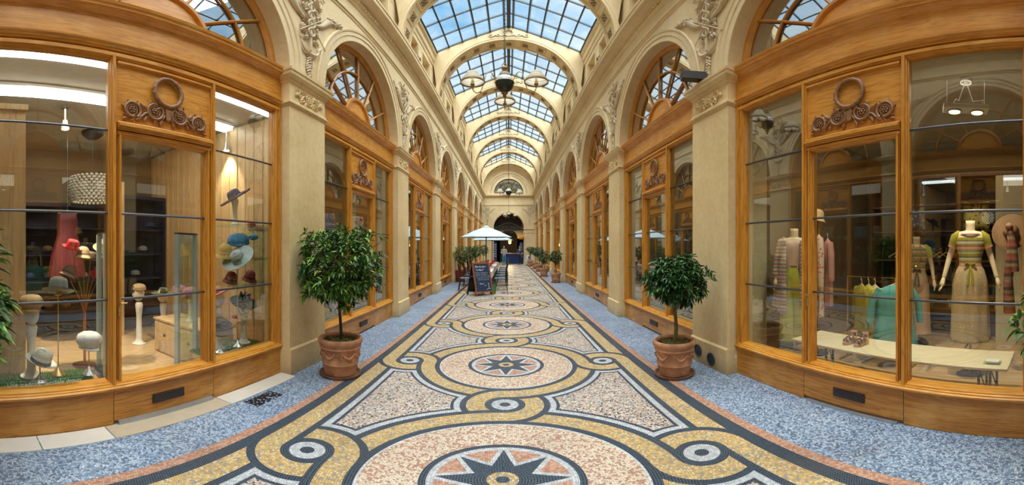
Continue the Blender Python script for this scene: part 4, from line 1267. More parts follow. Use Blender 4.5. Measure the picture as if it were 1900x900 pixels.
def make_chair():
    root = empty('cafe_chair', label='x', cat='chair')
    mb = MB(); mb.box(-.21, .21, -.21, .21, .43, .475); mb.build('seat', M_SEAT, root, bevel=.015)
    for a, b_ in ((-1, -1), (1, -1)):
        mb = MB(); mb.tube([(a * .19, b_ * .18, .44), (a * .205, b_ * .21, 0)], [.02, .014], 7); mb.build('leg', M_CHAIR, root)
    for a in (-1, 1):
        mb = MB(); mb.tube([(a * .20, .27, 0), (a * .19, .2, .43), (a * .19, .235, .75), (a * .185, .29, .98)], [.014, .02, .017, .013], 7); mb.build('leg', M_CHAIR, root, smooth=60)
    mb = MB()
    mb.tube([(-.185, .285, .96), (-.1, .30, .99), (0, .305, 1.0), (.1, .30, .99), (.185, .285, .96)], .018, 7); mb.tube([(-.19, .235, .62), (.19, .235, .62)], .012, 6)
    for x in (-.11, -.04, .04, .11): mb.tube([(x, .235, .62), (x * 1.0, .295, .98)], .010, 6)
    mb.build('backrest', M_CHAIR, root, smooth=60)
    mb = MB(); mb.tube([(-.2, -.19, .2), (-.2, .23, .2)], .009, 5); mb.tube([(.2, -.19, .2), (.2, .23, .2)], .009, 5); mb.tube([(-.2, 0, .2), (.2, 0, .2)], .009, 5); mb.build('stretcher', M_CHAIR, root)
    return root
chr0 = make_chair(); nch = 0
TY = [13.05, 14.45, 15.85, 17.25, 18.65, 20.1]
for j, y in enumerate(TY):
    for s_, x, rz_ in ((1, -.32, -PI / 2), (-1, -1.62, PI / 2)):
        if s_ < 0 and j > 3: continue
        for dy in ((-.02,) if j < 5 else (0,)):
            o = chr0 if nch == 0 else copy_tree(chr0)
            nch += 1
            o.location = (x, y + dy, 0); o.rotation_euler = (0, 0, rz_ + random.uniform(-.12, .12))
            o['label'] = 'dark wooden cafe chair on the %s side of the %s table' % ('aisle' if s_ > 0 else 'wall', ORD[j]); o['group'] = 'chairs at the cafe tables'
M_CLOTH = simple('white_tablecloth', (.72, .68, .62), .85, var=.05)
M_RED = simple('red_napkin', (.60, .02, .03), .7)
M_TBL = simple('table_metal', (.05, .05, .05), .4)
t0 = None
for j, y in enumerate(TY):
    if t0 is None:
        t0 = empty('cafe_table', label='x', cat='table')
        mb = MB(); mb.box(-.35, .35, -.55, .55, .70, .735); mb.build('table_top', M_REDWOOD, t0)
        for a in (-1, 1):
            for b_ in (-1, 1):
                mb = MB(); mb.tube([(a * .30, b_ * .5, .70), (a * .30, b_ * .5, 0)], .02, 7); mb.build('leg', simple('orange_leg', (.5, .25, .06), .5) if False else M_TBL, t0)
        cl0 = MB()
        cl0.box(-.36, .36, -.56, .56, .7355, .742)
        for a, b_, c, d in ((-.365, -.36, -.56, .56), (.36, .365, -.56, .56)): cl0.box(a, b_, c, d, .50, .742)
        for c, d in ((-.565, -.56), (.56, .565)): cl0.box(-.36, .36, c, d, .46, .742)
        clo = cl0.build('tablecloth', M_CLOTH); o = t0
    else: o = copy_tree(t0); clo = clo.copy(); COL.objects.link(clo)
    o.location = (-.97, y, 0); clo.location = (-.97, y, 0)
    o['label'] = 'cafe table under a white cloth, %s in the row from the chalkboard' % ORD[j]; o['group'] = 'cafe tables'
    tag(clo, 'white cloth draped over the %s cafe table' % ORD[j], 'tablecloth', 'tablecloths')
    for q, (dx, dy) in enumerate(((-.2, -.35), (.15, .3))):
        n_ = MB(); n_.lathe([(.05, 0), (.045, .02), (.02, .05), (.06, .12), (.075, .15), (.0, .10)], 10, wob=lambda t, z: 1 + .3 * math.sin(5 * t)); n_ = n_.build('folded_napkin', M_RED, loc=(-.97 + dx, y + dy, .743), smooth=60)
        tag(n_, 'red folded napkin on the %s part of the %s cafe table' % ('near' if q == 0 else 'far', ORD[j]), 'napkin', 'red napkins on the tables')
    g = MB(); g.lathe([(.03, 0), (.004, .006), (.004, .07), (.03, .09), (.036, .13), (.03, .16)], 12); g = g.build('wine_glass', M_CLEAR, loc=(-.9, y + .05, .743), smooth=60)
    tag(g, 'wine glass standing on the %s cafe table' % ORD[j], 'glass', 'glasses on the tables')
gb = MB(); gb.lathe([(.10, 0), (.13, .3), (.12, .30), (.09, .02), (0, .02)], 16); gb = gb.build('waste_bin', simple('green_bin', (.03, .25, .05), .5), loc=(-.55, 12.08, 0)); tag(gb, 'small green bin on the floor behind the chalkboard', 'bin')

M_CANV = simple('white_canvas', (.56, .67, .74), .8, var=.03)
M_CANV2 = M_CANV
M_POLE = simple('brown_pole', (.13, .06, .025), .5)
def make_parasol():
    root = empty('parasol', label='x', cat='parasol')
    n = 6; R_ = 1.12
    mb = MB(); vs = [(0, 0, 2.55)]
    rim, mid = [], []
    for i in range(n):
        a = 2 * PI * i / n + .12; rim.append((R_ * math.cos(a), R_ * math.sin(a), 2.08)); mid.append((.5 * R_ * math.cos(a), .5 * R_ * math.sin(a), 2.34))
    vs += mid + rim + [(x * 1.0, y * 1.0, z - .025) for x, y, z in rim]
    fs = []
    for i in range(n):
        k = (i + 1) % n
        fs += [(0, 1 + i, 1 + k), (1 + i, 1 + n + i, 1 + n + k, 1 + k), (1 + n + i, 1 + 2 * n + i, 1 + 2 * n + k, 1 + n + k)]
    mb.add(vs, fs); c = mb.build('canopy', M_CANV, root); sd = c.modifiers.new('thickness', 'SOLIDIFY'); sd.thickness = .006
    mb = MB(); mb.lathe([(.16, 2.51), (.0, 2.60)], 8); mb.build('vent_cap', M_CANV, c)
    mb = MB(); mb.tube([(0, 0, .05), (0, 0, 2.62)], .022, 10); mb.build('pole', M_POLE, root)
    for i in range(n):
        a = 2 * PI * i / n + .12
        mb = MB(); mb.tube([(0, 0, 2.48), (R_ * .97 * math.cos(a), R_ * .97 * math.sin(a), 2.075)], .009, 5); mb.tube([(0, 0, 2.02), (.5 * R_ * math.cos(a), .5 * R_ * math.sin(a), 2.25)], .008, 5); mb.build('rib', M_POLE, root)
    mb = MB(); mb.lathe([(.26, 0), (.26, .05), (.05, .07), (.04, .25), (0, .25)], 20); mb.build('base', M_IRON, root)
    return root
pr0 = make_parasol()
for j, (x, y, s_) in enumerate([(-.985, 15.15, 1.0), (-.92, 19.37, 1.04)]):
    o = pr0 if j == 0 else copy_tree(pr0); o.location = (x, y, 0); o.scale = (s_, s_, .985 if j == 0 else .965)
    o['label'] = 'white canvas parasol over the cafe tables, %s of the two' % ('nearer' if j == 0 else 'farther'); o['group'] = 'parasols over the tables'

# ------------------------------------------------------------------ figures grown from a skeleton
def skin(name, V, E_, R_, mat, parent=None, sub=2, root=0):
    me = bpy.data.meshes.new(name); me.from_pydata(V, E_, []); me.update()
    o = bpy.data.objects.new(name, me); COL.objects.link(o)
    sk = o.modifiers.new('skin', 'SKIN'); sk.use_smooth_shade = True
    if not me.skin_vertices: 
        bpy.context.view_layer.objects.active = o
    for i, d in enumerate(me.skin_vertices[0].data):
        r_ = R_[i]; d.radius = r_ if isinstance(r_, tuple) else (r_, r_); d.use_root = (i == root)
    ss = o.modifiers.new('sub', 'SUBSURF'); ss.levels = sub; ss.render_levels = sub
    dg = bpy.context.evaluated_depsgraph_get(); m2 = bpy.data.meshes.new_from_object(o.evaluated_get(dg)); bpy.data.objects.remove(o); m2.name = name
    m2.materials.clear(); m2.materials.append(mat); m2.polygons.foreach_set('use_smooth', [True] * len(m2.polygons))
    q = bpy.data.objects.new(name, m2); COL.objects.link(q)
    if parent is not None: q.parent = parent
    return q
def hand(mb, w_, d, side, k=1.0):
    """palm and five fingers from the wrist w_ along d; side = direction of the thumb"""
    w_, d, s_ = Vector(w_), Vector(d).normalized(), Vector(side).normalized(); n = d.cross(s_)
    mb.tube([w_ - d * .02, w_ + d * .03 * k, w_ + d * .075 * k, w_ + d * .09 * k], [.019 * k, .03 * k, .034 * k, .026 * k], 9, flat=1.)
    for i, (o, L) in enumerate(((.026, .072), (.009, .082), (-.009, .076), (-.025, .058))):
        b0 = w_ + d * .082 * k + s_ * o * k
        mb.tube([b0 - d * .015, b0 + d * L * .45 * k + s_ * o * .15, b0 + d * L * .8 * k + n * .010, b0 + d * L * k + n * .018], [.009 * k, .008 * k, .007 * k, .004 * k], 6)
    b0 = w_ + d * .03 * k + s_ * .02 * k
    mb.tube([b0, b0 + s_ * .025 * k + d * .025 * k, b0 + s_ * .035 * k + d * .055 * k], [.012 * k, .010 * k, .006 * k], 6)
def join_into(o, mb):
    """append a builder's geometry to an object's mesh"""
    import bmesh
    bm = bmesh.new(); bm.from_mesh(o.data); vv = [bm.verts.new(v) for v in mb.v]
    for f in mb.f:
        fc = bm.faces.new([vv[i] for i in f]); fc.smooth = True
    bmesh.ops.recalc_face_normals(bm, faces=bm.faces); bm.to_mesh(o.data); bm.free()

M_SKIN = simple('skin_tone', (.55, .33, .22), .55, var=.06)
def person(loc, rz_, label, shirt, trousers, hair, pose='stand', holding=None):
    root = empty('person', loc, rz_, label, 'person')
    dz = 0
    if pose == 'crouch':
        hipz, knee, ank = .38, (.12, -.34, .46), (.12, -.05, .07); chest = (0, -.28, .72); neck = (0, -.36, .90); headz = (0, -.42, 1.02)
        V = [(0, .02, hipz), (0, -.12, .55), chest, neck, headz]
    else:
        hipz = .93; chest = (0, -.01, 1.28); neck = (0, -.01, 1.46); headz = (0, -.02, 1.60)
        V = [(0, 0, hipz), (0, 0, 1.08), chest, neck, headz]
    R_ = [(.15, .11), (.135, .10), (.16, .11), .055, .06]
    E_ = [(0, 1), (1, 2), (2, 3), (3, 4)]
    V2, E2, R2 = list(V), list(E_), list(R_)
    arms = []
    for s_ in (-1, 1):
        b = len(V2); sh = (s_ * .18, chest[1], chest[2] + .12)
        if pose == 'stand': el, wr = (s_ * .25, -.05, 1.12), (s_ * .17, -.26, 1.06)
        else: el, wr = (s_ * .24, -.42, .58), (s_ * .08, -.55, .42)
        V2 += [sh, el, wr]; R2 += [.058, .042, .03]; E2 += [(2, b), (b, b + 1), (b + 1, b + 2)]; arms.append((sh, el, wr, s_))
        b = len(V2)
        if pose == 'stand': kn, an, to = (s_ * .10, -.01, .50), (s_ * .10, .02, .09), (s_ * .11, -.14, .03)
        else: kn, an, to = (s_ * .16, -.36, .48), (s_ * .14, -.10, .08), (s_ * .15, -.26, .03)
        V2 += [(s_ * .095, V[0][1], hipz - .06), kn, an, to]; R2 += [.09, .06, .042, .035]; E2 += [(0, b), (b, b + 1), (b + 1, b + 2), (b + 2, b + 3)]
    body = skin('body', V2, E2, R2, M_SKIN, root)
    hb = MB()
    for sh, el, wr, s_ in arms: hand(hb, wr, Vector(wr) - Vector(el), (-s_, 0, .3))
    hx, hy, hz = headz
    hb.ell((hx, hy, hz + .02), .078, .098, .118, 14, 10); hb.ell((hx, hy - .10, hz + .0), .013, .02, .022, 6, 4)
    hb.ell((hx, hy - .092, hz - .05), .025, .01, .008, 6, 4)
    for s_ in (-1, 1): hb.ell((hx + s_ * .078, hy, hz), .012, .02, .03, 6, 4); hb.ell((hx + s_ * .03, hy - .09, hz + .025), .012, .008, .008, 6, 4)
    join_into(body, hb)
    # clothing from the same joints, a little fuller
    Vs = [(V[0][0], V[0][1], V[0][2] - .10), V[1], V[2], (V[3][0], V[3][1], V[3][2] - .01)]; Rs = [(.175, .135), (.155, .12), (.18, .13), .07]; Es = [(0, 1), (1, 2), (2, 3)]
    for sh, el, wr, s_ in arms:
        b = len(Vs); m_ = tuple(el[i] + (wr[i] - el[i]) * .5 for i in range(3)); Vs += [sh, el, m_]; Rs += [.072, .056, .048]; Es += [(2, b), (b, b + 1), (b + 1, b + 2)]
    skin('shirt', Vs, Es, Rs, shirt, root)
    Vt = [(0, V[0][1], hipz + .08)]; Rt = [(.168, .128)]; Et = []
    for q, s_ in enumerate((-1, 1)):
        b0 = 5 + q * 7 + 3
        b = len(Vt); Vt += [V2[b0], V2[b0 + 1], V2[b0 + 2]]; Rt += [.10, .075, .06]; Et += [(0, b), (b, b + 1), (b + 1, b + 2)]
    skin('trousers', Vt, Et, Rt, trousers, root)
    mb = MB(); mb.ell((hx, hy + .018, hz + .055), .086, .10, .10, 12, 8); mb.build('hair', hair, root, smooth=180)
    mb = MB()
    for s_ in (-1, 1):
        a = V2[5 + (0 if s_ < 0 else 7) + 5]; mb.ell((a[0], a[1] - .07, .045), .05, .14, .045, 10, 6)
    mb.build('shoes', M_BLACK, root, smooth=180)
    return root
M_HAIR = simple('brown_hair', (.05, .03, .02), .7)
M_GREYSH = simple('pale_grey_shirt', (.36, .40, .42), .8); M_BLUEAP = simple('bright_blue_cloth', (.05, .28, .50), .8); M_NAVY = simple('navy_cloth', (.02, .04, .13), .8); M_WHITEC = simple('white_cloth', (.72, .74, .78), .85)
person((-.42, 31.6, 0), 0, 'person in a grey shirt and blue apron standing by the end arch', M_GREYSH, M_BLUEAP, M_HAIR)
person((1.02, 32.85, 0), .4, 'person in dark blue standing at the right of the end arch', M_NAVY, M_NAVY, M_HAIR)
person((1.75 - .1, 31.2, 0), .6, 'person crouching in pale clothes by the foot of the end arch', M_WHITEC, M_WHITEC, M_HAIR, pose='crouch')

# ------------------------------------------------------------------ things at the end arch
o = empty('hanging_lantern', (0.12, 36.2, 2.0), 0, 'lit yellow lantern hanging in the passage beyond the end arch', 'lantern')
mb = MB()
for a in range(6):
    t = a * PI / 3; mb.tube([(.16 * math.cos(t), .16 * math.sin(t), 0), (.19 * math.cos(t), .19 * math.sin(t), .42)], .01, 5)
mb.lathe([(.2, .42), (.08, .56), (.0, .6)], 6); mb.lathe([(.0, -.06), (.1, -.02), (.17, 0)], 6); mb.tube([(0, 0, .58), (0, 0, 3.1)], .008, 5); mb.build('cage', M_IRON, o)
mb = MB(); mb.lathe([(.0, .02), (.14, .02), (.165, .40), (0, .40)], 6); mb.build('lit_glass', simple('lit_lantern_glass', (.9, .7, .3), .5, emis=(1, .62, .2, 1), es=3.0), o)
lamp('lantern_light', 'POINT', (0.12, 36.2, 1.85), 110, (1, .75, .4), radius=.15)
o = MB()
for k in range(8):
    t = 2 * PI * k / 8; o.T = Matrix.Rotation(t, 4, 'Y'); o.add([(-.09, 0, .06), (.09, 0, .06), (0, -.09, .10), (0, 0, .34), (0, .09, .1)], [(0, 2, 3), (2, 1, 3), (1, 4, 3), (4, 0, 3)])
o.T = None; o.ell((0, 0, 0), .13, .08, .13)
o.tube([(0, 0, .3), (0, 0, 2.0)], .005, 4)
o = o.build('paper_star', simple('orange_paper', (.80, .33, .05), .7)); o.location = (1.28, 33.1, 2.56)
tag(o, 'orange star ornament hanging at the right of the end arch', 'ornament')
o = empty('iron_overthrow', (0, ENDY + .25, 0), 0, 'dark wrought iron grille of scrolls across the end arch', 'grille')
mb = MB(); mb.box(-1.46, 1.46, -.03, .03, 3.22, 3.30); mb.box(-1.46, 1.46, -.02, .02, 3.05, 3.09); mb.build('rail', M_IRON, o)
mb = MB()
for s_ in (-1, 1):
    for c_ in (.2, .55, .9, 1.22):
        mb.tube([(s_ * p[0], 0, p[1]) for p in spiral(c_, 3.48, .16, 0, 1.4, 1, 20, .2)], .018, 5)
    mb.tube([(s_ * 1.45, 0, 3.35), (s_ * .8, 0, 3.7), (0, 0, 4.0)], .02, 5)
mb.build('scrollwork', M_IRON, o)
for s_ in (-1, 1):
    o = empty('menu_panel', (s_ * 1.22 if s_ > 0 else -1.30, ENDY + .28, 0), 0, 'tall dark panel on the %s jamb of the end arch' % ('right' if s_ > 0 else 'left'), 'panel')
    mb = MB(); mb.box(-.16, .16, -.03, .03, 0.0, 2.1); mb.build('board', M_NAVY, o); mb = MB()
    for i in range(6): mb.box(-.11, .11, -.036, -.03, .7 + i * .22, .82 + i * .22)
    mb.build('sheet', simple('grey_sheet', (.25, .27, .3), .7), o)
# dark counter in the passage
o = empty('counter', (.35, ENDY + 1.3, 0), 0, 'dark counter seen through the end arch', 'counter')
mb = MB(); mb.box(-.7, .7, -.2, .2, 0, .98); mb.build('cabinet_body', M_NAVY, o); mb = MB(); mb.box(-.75, .75, -.25, .25, .98, 1.04); mb.build('worktop', M_PALEWOOD, o)
# greenery behind the upper lunette
fo, tw = crown(random.Random(5), (0, 0, 0), 1.2, .6, 120, .22)
o = fo.build('window_plants', M_LEAFD, loc=(0, ENDY + .75, 7.2), smooth=180); tag(o, 'mass of green leaves behind the half-round end window', 'plants', None, 'stuff')
# ------------------------------------------------------------------ shop fittings and goods
M_BUST = simple('white_bust', (.78, .77, .72), .45, var=.03)
M_STEEL = simple('brushed_steel', (.55, .55, .55), .3, .9)
M_COPPER = simple('copper_rod', (.55, .22, .09), .35, .8)
M_GATE = simple('pale_blue_gate', (.42, .55, .62), .4, .2, var=.05)
M_MANN = simple('mannequin_cream', (.72, .60, .42), .5, var=.03)
def stripes(name, cols, period, axis=2, rough=.85):
    M = Mat(name); sp = M.N.new('ShaderNodeSeparateXYZ'); M.link(M.coord(), sp.inputs[0])
    f = (Ex(M.nt, sp.outputs[axis]) / period).fract()
    n_ = len(cols); M.set(Base_Color=M.ramp(f, [(i / n_, c) for i, c in enumerate(cols)], 'CONSTANT'), Roughness=rough); return M.m
def dots(name, base, dot, scale, thr=.25, rough=.85):
    M = Mat(name); v = M.N.new('ShaderNodeTexVoronoi'); v.inputs['Scale'].default_value = scale; M.link(M.coord(), v.inputs['Vector'])
    M.set(Base_Color=M.mix(Ex(M.nt, v.outputs['Distance']).lt(thr), base, dot), Roughness=rough); return M.m

# grass mats on plinths
M_GRASS = leafmat('artificial_grass', (.03, .12, .01), (.07, .22, .02), (.14, .34, .05))
for i, (x0, x1, y0, y1, w_) in enumerate([(-3.22, -2.77, .02, 1.15, 'left'), (-3.22, -2.77, 2.45, 3.36, 'right')]):
    o = empty('display_plinth', ((x0 + x1) / 2, (y0 + y1) / 2, .03), 0, 'low pale wood plinth under the %s grass mat of the hat shop' % w_, 'plinth')
    mb = MB(); mb.box(x0 - o.location.x, x1 - o.location.x, y0 - o.location.y, y1 - o.location.y, 0, .33); mb.build('plinth_body', M_PALEWOOD, o)
    mb = MB(); mb.box((x0 - x1) / 2, (x1 - x0) / 2, (y0 - y1) / 2, (y1 - y0) / 2, 0, .012)
    rng = random.Random(i)
    for q in range(6500):
        px_, py_ = rng.uniform((x0 - x1) / 2, (x1 - x0) / 2), rng.uniform((y0 - y1) / 2, (y1 - y0) / 2); a = rng.uniform(0, 2 * PI); L = rng.uniform(.02, .04)
        dx, dy = .002 * math.cos(a), .002 * math.sin(a); tx, ty = rng.uniform(-.012, .012), rng.uniform(-.012, .012)
        mb.add([(px_ - dx, py_ - dy, .01), (px_ + dx, py_ + dy, .01), (px_ + tx, py_ + ty, .01 + L)], [(0, 1, 2)])
    m_ = mb.build('grass_mat', M_GRASS, loc=((x0 + x1) / 2, (y0 + y1) / 2, .361)); tag(m_, 'green artificial grass mat behind the %s pane of the hat shop window' % w_, 'mat')
MATZ = .385

def hat(kind, loc, rot, label, felt, band=None, s_=1., group=None, cat='hat'):
    root = empty(kind + '_hat', loc, 0, label, cat, group); root.rotation_euler = rot; root.scale = (s_,) * 3
    mb = MB()
    if kind == 'fedora':
        def wob(t, z): return 1 + (.06 * math.cos(2 * t) if z > .0 else .05 * math.cos(2 * t))
        mb.lathe([(.138, .020), (.150, .026), (.152, .032), (.138, .026), (.105, .008), (.096, .012), (.093, .05), (.088, .10), (.080, .132), (.058, .142), (.03, .130), (0, .120)], 32, wob=wob)
    elif kind == 'cap':
        mb.lathe([(.085, 0), (.095, .01), (.118, .04), (.125, .075), (.115, .11), (.08, .135), (.03, .145), (0, .146)], 32, wob=lambda t, z: 1 + (.05 * math.sin(7 * t + z * 50) + .03 * math.sin(19 * t)) * (z > .02))
        mb.lathe([(.09, -.01), (.10, -.008), (.10, .0), (.09, .004)], 28); mb.ell((0, -.10, -.002), .07, .06, .008, 12, 5)
    elif kind == 'wide':
        mb.lathe([(.21, -.02), (.225, .0), (.21, .004), (.15, .0), (.095, .005), (.085, .03), (.08, .075), (.06, .095), (0, .10)], 36, wob=lambda t, z: 1 + .05 * math.sin(2 * t + 1))
    elif kind == 'cloche':
        mb.lathe([(.13, -.05), (.14, -.045), (.12, -.02), (.098, .01), (.095, .06), (.08, .105), (.05, .13), (0, .137)], 30, wob=lambda t, z: 1 + .03 * math.sin(3 * t))
    elif kind == 'turban':
        mb.ell((0, 0, .05), .125, .125, .075, 20, 10)
        for i in range(7): mb.torus((0, 0, .02 + .012 * i), .118 - .006 * i, .012, 'z', 24, 6)
    c = mb.build('crown', felt, root, smooth=60)
    if kind in ('fedora', 'wide', 'cloche', 'cap', 'turban') : 
        sd = c.modifiers.new('felt', 'SOLIDIFY'); sd.thickness = .003
    if band is not None:
        mb = MB()
        if kind == 'fedora': mb.lathe([(.097, .012), (.099, .013), (.097, .045), (.094, .046)], 32, wob=lambda t, z: 1 + .06 * math.cos(2 * t)); mb.ell((.0, -.10, .028), .022, .008, .014, 8, 5)
        elif kind == 'cloche': mb.lathe([(.100, .0), (.103, .002), (.101, .028), (.097, .03)], 30)
        else:
            mb.lathe([(.10, .004), (.094, .006), (.090, .034), (.086, .034)], 30)
            for q in range(9): leaf3_ = None; mb.ell((.035 * math.cos(q * .7), -.10 - .004 * q, .03 + .035 * math.sin(q * .7)), .03, .014, .022, 8, 5)
        mb.build('hat_band', band, root, smooth=60)
    return root
def bust(loc, label, h=.42, rz_=0, k=1.):
    root = empty('hat_bust', loc, rz_, label, 'bust')
    mb = MB(); mb.lathe([(.085 * k, 0), (.088 * k, .015), (.06 * k, .03), (.038 * k, .08), (.033 * k, h * .45), (.045 * k, h * .6), (.05 * k, h * .66), (.035 * k, h * .70)], 22)
    mb.ell((0, -.01, h * .84), .062 * k, .078 * k, .098 * k, 16, 10); mb.ell((0, -.085 * k, h * .82), .012, .018, .02, 6, 4)
    mb.build('head_form', M_BUST, root, smooth=60); return root
def stand(x, y, z0, z1, label, metal=None):
    root = empty('hat_stand', (x, y, z0), 0, label, 'stand')
    mb = MB(); mb.tube([(0, 0, .01), (0, 0, z1 - z0)], .006, 8); mb.ell((0, 0, z1 - z0), .04, .04, .012, 10, 5); mb.build('pole', metal or M_STEEL, root, smooth=60)
    mb = MB(); mb.lathe([(.075, 0), (.07, .008), (.03, .03), (.012, .07), (0, .08)], 20); mb.build('foot', metal or M_STEEL, root, smooth=60); return root
def col(n_, c, r_=.7, **k): return simple(n_, c, r_, **k)
F_WHITE = col('white_straw', (.88, .86, .78), bump=.5, bscale=120); F_BLK = col('black_felt', (.012, .012, .015)); F_GREY = col('grey_straw', (.22, .25, .25), bump=.4, bscale=90)
F_RED = col('red_felt', (.55, .03, .04)); F_TAN = col('tan_straw', (.55, .38, .2), bump=.4); F_BLUE = col('blue_felt', (.03, .20, .50)); F_PALE = col('pale_grey_blue', (.52, .56, .62), .5)
F_PINK = col('pink_felt', (.72, .30, .30)); F_NAVY = col('navy_net', (.02, .03, .12)); F_YEL = col('yellow_felt', (.65, .42, .12)); F_BROWN = col('brown_felt', (.16, .10, .06)); F_CREAMC = col('white_cotton', (.80, .82, .84))
F_FLOR = dots('floral_fabric', (.40, .12, .30), (.75, .62, .60), 60, .35)

def pos(px, py, X): return at(px, py, X=X)
# left pane of the hat shop
p = pos(58, 600, -3.10); bust((p.x, p.y, MATZ), 'tall white bust wearing a beige cap at the far left of the hat shop window', .74, PI / 2, 1.15)
hat('cap', (p.x, p.y, MATZ + .66), (0, 0, PI / 2), 'beige flat cap on the tall white bust at the far left', F_TAN, s_=.9)
p = pos(74, 675, -2.98); hat('fedora', (p.x, p.y, .56), (.25, .3, PI / 2 + .3), 'white straw fedora with a black band in front of the grass mat bust', F_WHITE, F_BLK, .95)
stand(p.x, p.y, MATZ, .55, 'short metal stand under the white straw fedora')
p = pos(108, 540, -3.12); hat('fedora', (p.x, p.y, p.z - .02), (-.12, .25, PI / 2 + .7), 'large grey-blue fedora raised on a tall rod in the left pane', F_GREY, F_NAVY, 1.02)
stand(p.x, p.y, MATZ, p.z - .03, 'tall thin rod holding the grey-blue fedora', M_BRASS)
p = pos(165, 635, -3.05); hat('cap', (p.x, p.y, p.z - .04), (.05, 0, PI / 2), 'puffy white cotton cap on a thin stand by the security gate', F_CREAMC, None, .98)
stand(p.x, p.y, MATZ, p.z - .03, 'thin stand under the puffy white cap')
# pale timber post at the left
mb = MB(); mb.box(-3.56, -3.28, .02, .59, 0, 2.98); mb.box(-3.58, -3.25, .0, .61, 2.93, 2.99)
o = mb.build('timber_post', M_PALEWOOD, loc=(0, 0, .03)); tag(o, 'pale oak clad post at the far left inside the hat shop', 'post')
# copper tree with hats
cp = pos(157, 560, -4.25)
o = empty('copper_hat_tree', (cp.x, cp.y, .03), 0, 'branching copper rod tree carrying hats behind the left pane', 'hat tree')
mb = MB(); hats = [(133, 462, F_RED, 'fedora', 'bright red fedora at the upper left of the copper tree', F_RED), (154, 474, F_TAN, 'cloche', 'patterned beige cap at the top of the copper tree', F_BROWN), (168, 484, F_BROWN, 'fedora', 'dark brown fedora in the middle of the copper tree', F_BLK),
        (126, 508, F_BROWN, 'cloche', 'small dark hat at the lower left of the copper tree', F_BLK), (183, 512, F_RED, 'fedora', 'red fedora at the lower right of the copper tree', F_RED), (190, 462, F_TAN, 'fedora', 'tan straw hat at the upper right of the copper tree', F_BLK)]
for i in range(5): mb.tube([(.012 * math.cos(i * 1.26), .012 * math.sin(i * 1.26), 0), (.012 * math.cos(i * 1.26), .012 * math.sin(i * 1.26), .75)], .008, 6)
mb.lathe([(.16, 0), (.16, .012), (.02, .02), (0, .02)], 20)
for px_, py_, f_, kd, lab, bd in hats:
    q = pos(px_, py_, -4.25); e = Vector((q.x - cp.x, q.y - cp.y, q.z - .03))
    mb.tube([(0, 0, .7), (e.x * .25, e.y * .25, .7 + (e.z - .7) * .35), (e.x * .75, e.y * .75, .7 + (e.z - .7) * .75), (e.x, e.y, e.z + .02)], .006, 6)
    hat(kd, (q.x, q.y, q.z), (random.uniform(-.4, .4), random.uniform(-.2, .5), random.uniform(0, 3)), lab, f_, bd, .85)
mb.build('rods', M_COPPER, o, smooth=60)
# security gates
for i, ((xa, ya), (xb, yb), h, lab) in enumerate([((-3.60, 1.56), (-3.95, 1.62), 1.72, 'pale blue security gate inside the hat shop behind the left pane'), ((-3.30, 2.33), (-3.42, 2.69), 1.72, 'pale blue security gate inside the hat shop seen through the door')]):
    a = math.atan2(yb - ya, xb - xa); L = math.hypot(xb - xa, yb - ya)
    o = empty('security_gate', (xa, ya, .03), a, lab, 'security gate')
    for x_ in (0, L): mb = MB(); mb.box(x_ - .022, x_ + .022, -.03, .03, 0, h); mb.build('upright', M_GATE, o, bevel=.006)
    mb = MB(); mb.box(-.02, L + .02, -.025, .025, h, h + .02); mb.box(-.03, L + .03, -.06, .06, 0, .07); mb.build('base_bar', M_BAR, o)
    mb = MB(); mb.box(.03, L - .03, -.003, .003, .08, h); mb.build('clear_panel', M_CLEAR, o)
# low oak drawer cabinet with floral hats
o = empty('drawer_cabinet', (-3.88, 2.98, .03), 0, 'low pale oak drawer cabinet behind the hat shop door', 'cabinet')
mb = MB(); mb.box(-.58, .58, -.24, .26, 0, .50); mb.box(-.60, .60, -.26, .28, .50, .525); mb.build('cabinet_body', M_PALEWOOD, o)
for i in range(2):
    mb = MB(); mb.box(-.56 + i * .57, -.02 + i * .57, -.258, -.24, .04, .47); d = mb.build('drawer', M_PALEWOOD, o)
    mb = MB(); mb.torus((-.29 + i * .57, -.264, .30), .018, .004, 'y', 12, 5); mb.build('ring_pull', M_BLACK, d)
for i, (dx, dy) in enumerate(((-.02, 0.), (.36, .02), (-.36, .05))):
    x_, y_ = -3.88 + dx, 2.98 + dy
    bust((x_, y_, .556), 'small white bust on the drawer cabinet, %s of three' % ('middle' if i == 0 else 'nearest the window' if i == 1 else 'deepest'), .40, 0, .8)
    hat('turban', (x_, y_, .93), (.1, 0, i), 'floral fabric turban on the %s small bust on the cabinet' % ('middle' if i == 0 else 'nearest' if i == 1 else 'deepest'), F_FLOR, F_PINK, .95)
for i, (px_, py_, f_) in enumerate([(258, 527, F_TAN), (303, 532, col('green_felt', (.16, .26, .2)))]):
    p = pos(px_, py_, -4.9); bust((p.x, p.y, .03), 'tall white bust deep in the hat shop, %s of two' % ('left' if i == 0 else 'right'), p.z - .02, 0, 1.3)
    hat('turban' if i == 0 else 'wide', (p.x, p.y, p.z - .10), (0, 0, i), '%s on the %s tall bust deep in the hat shop' % ('beige turban' if i == 0 else 'green wide hat', 'left' if i == 0 else 'right'), f_, F_BLK, .9)
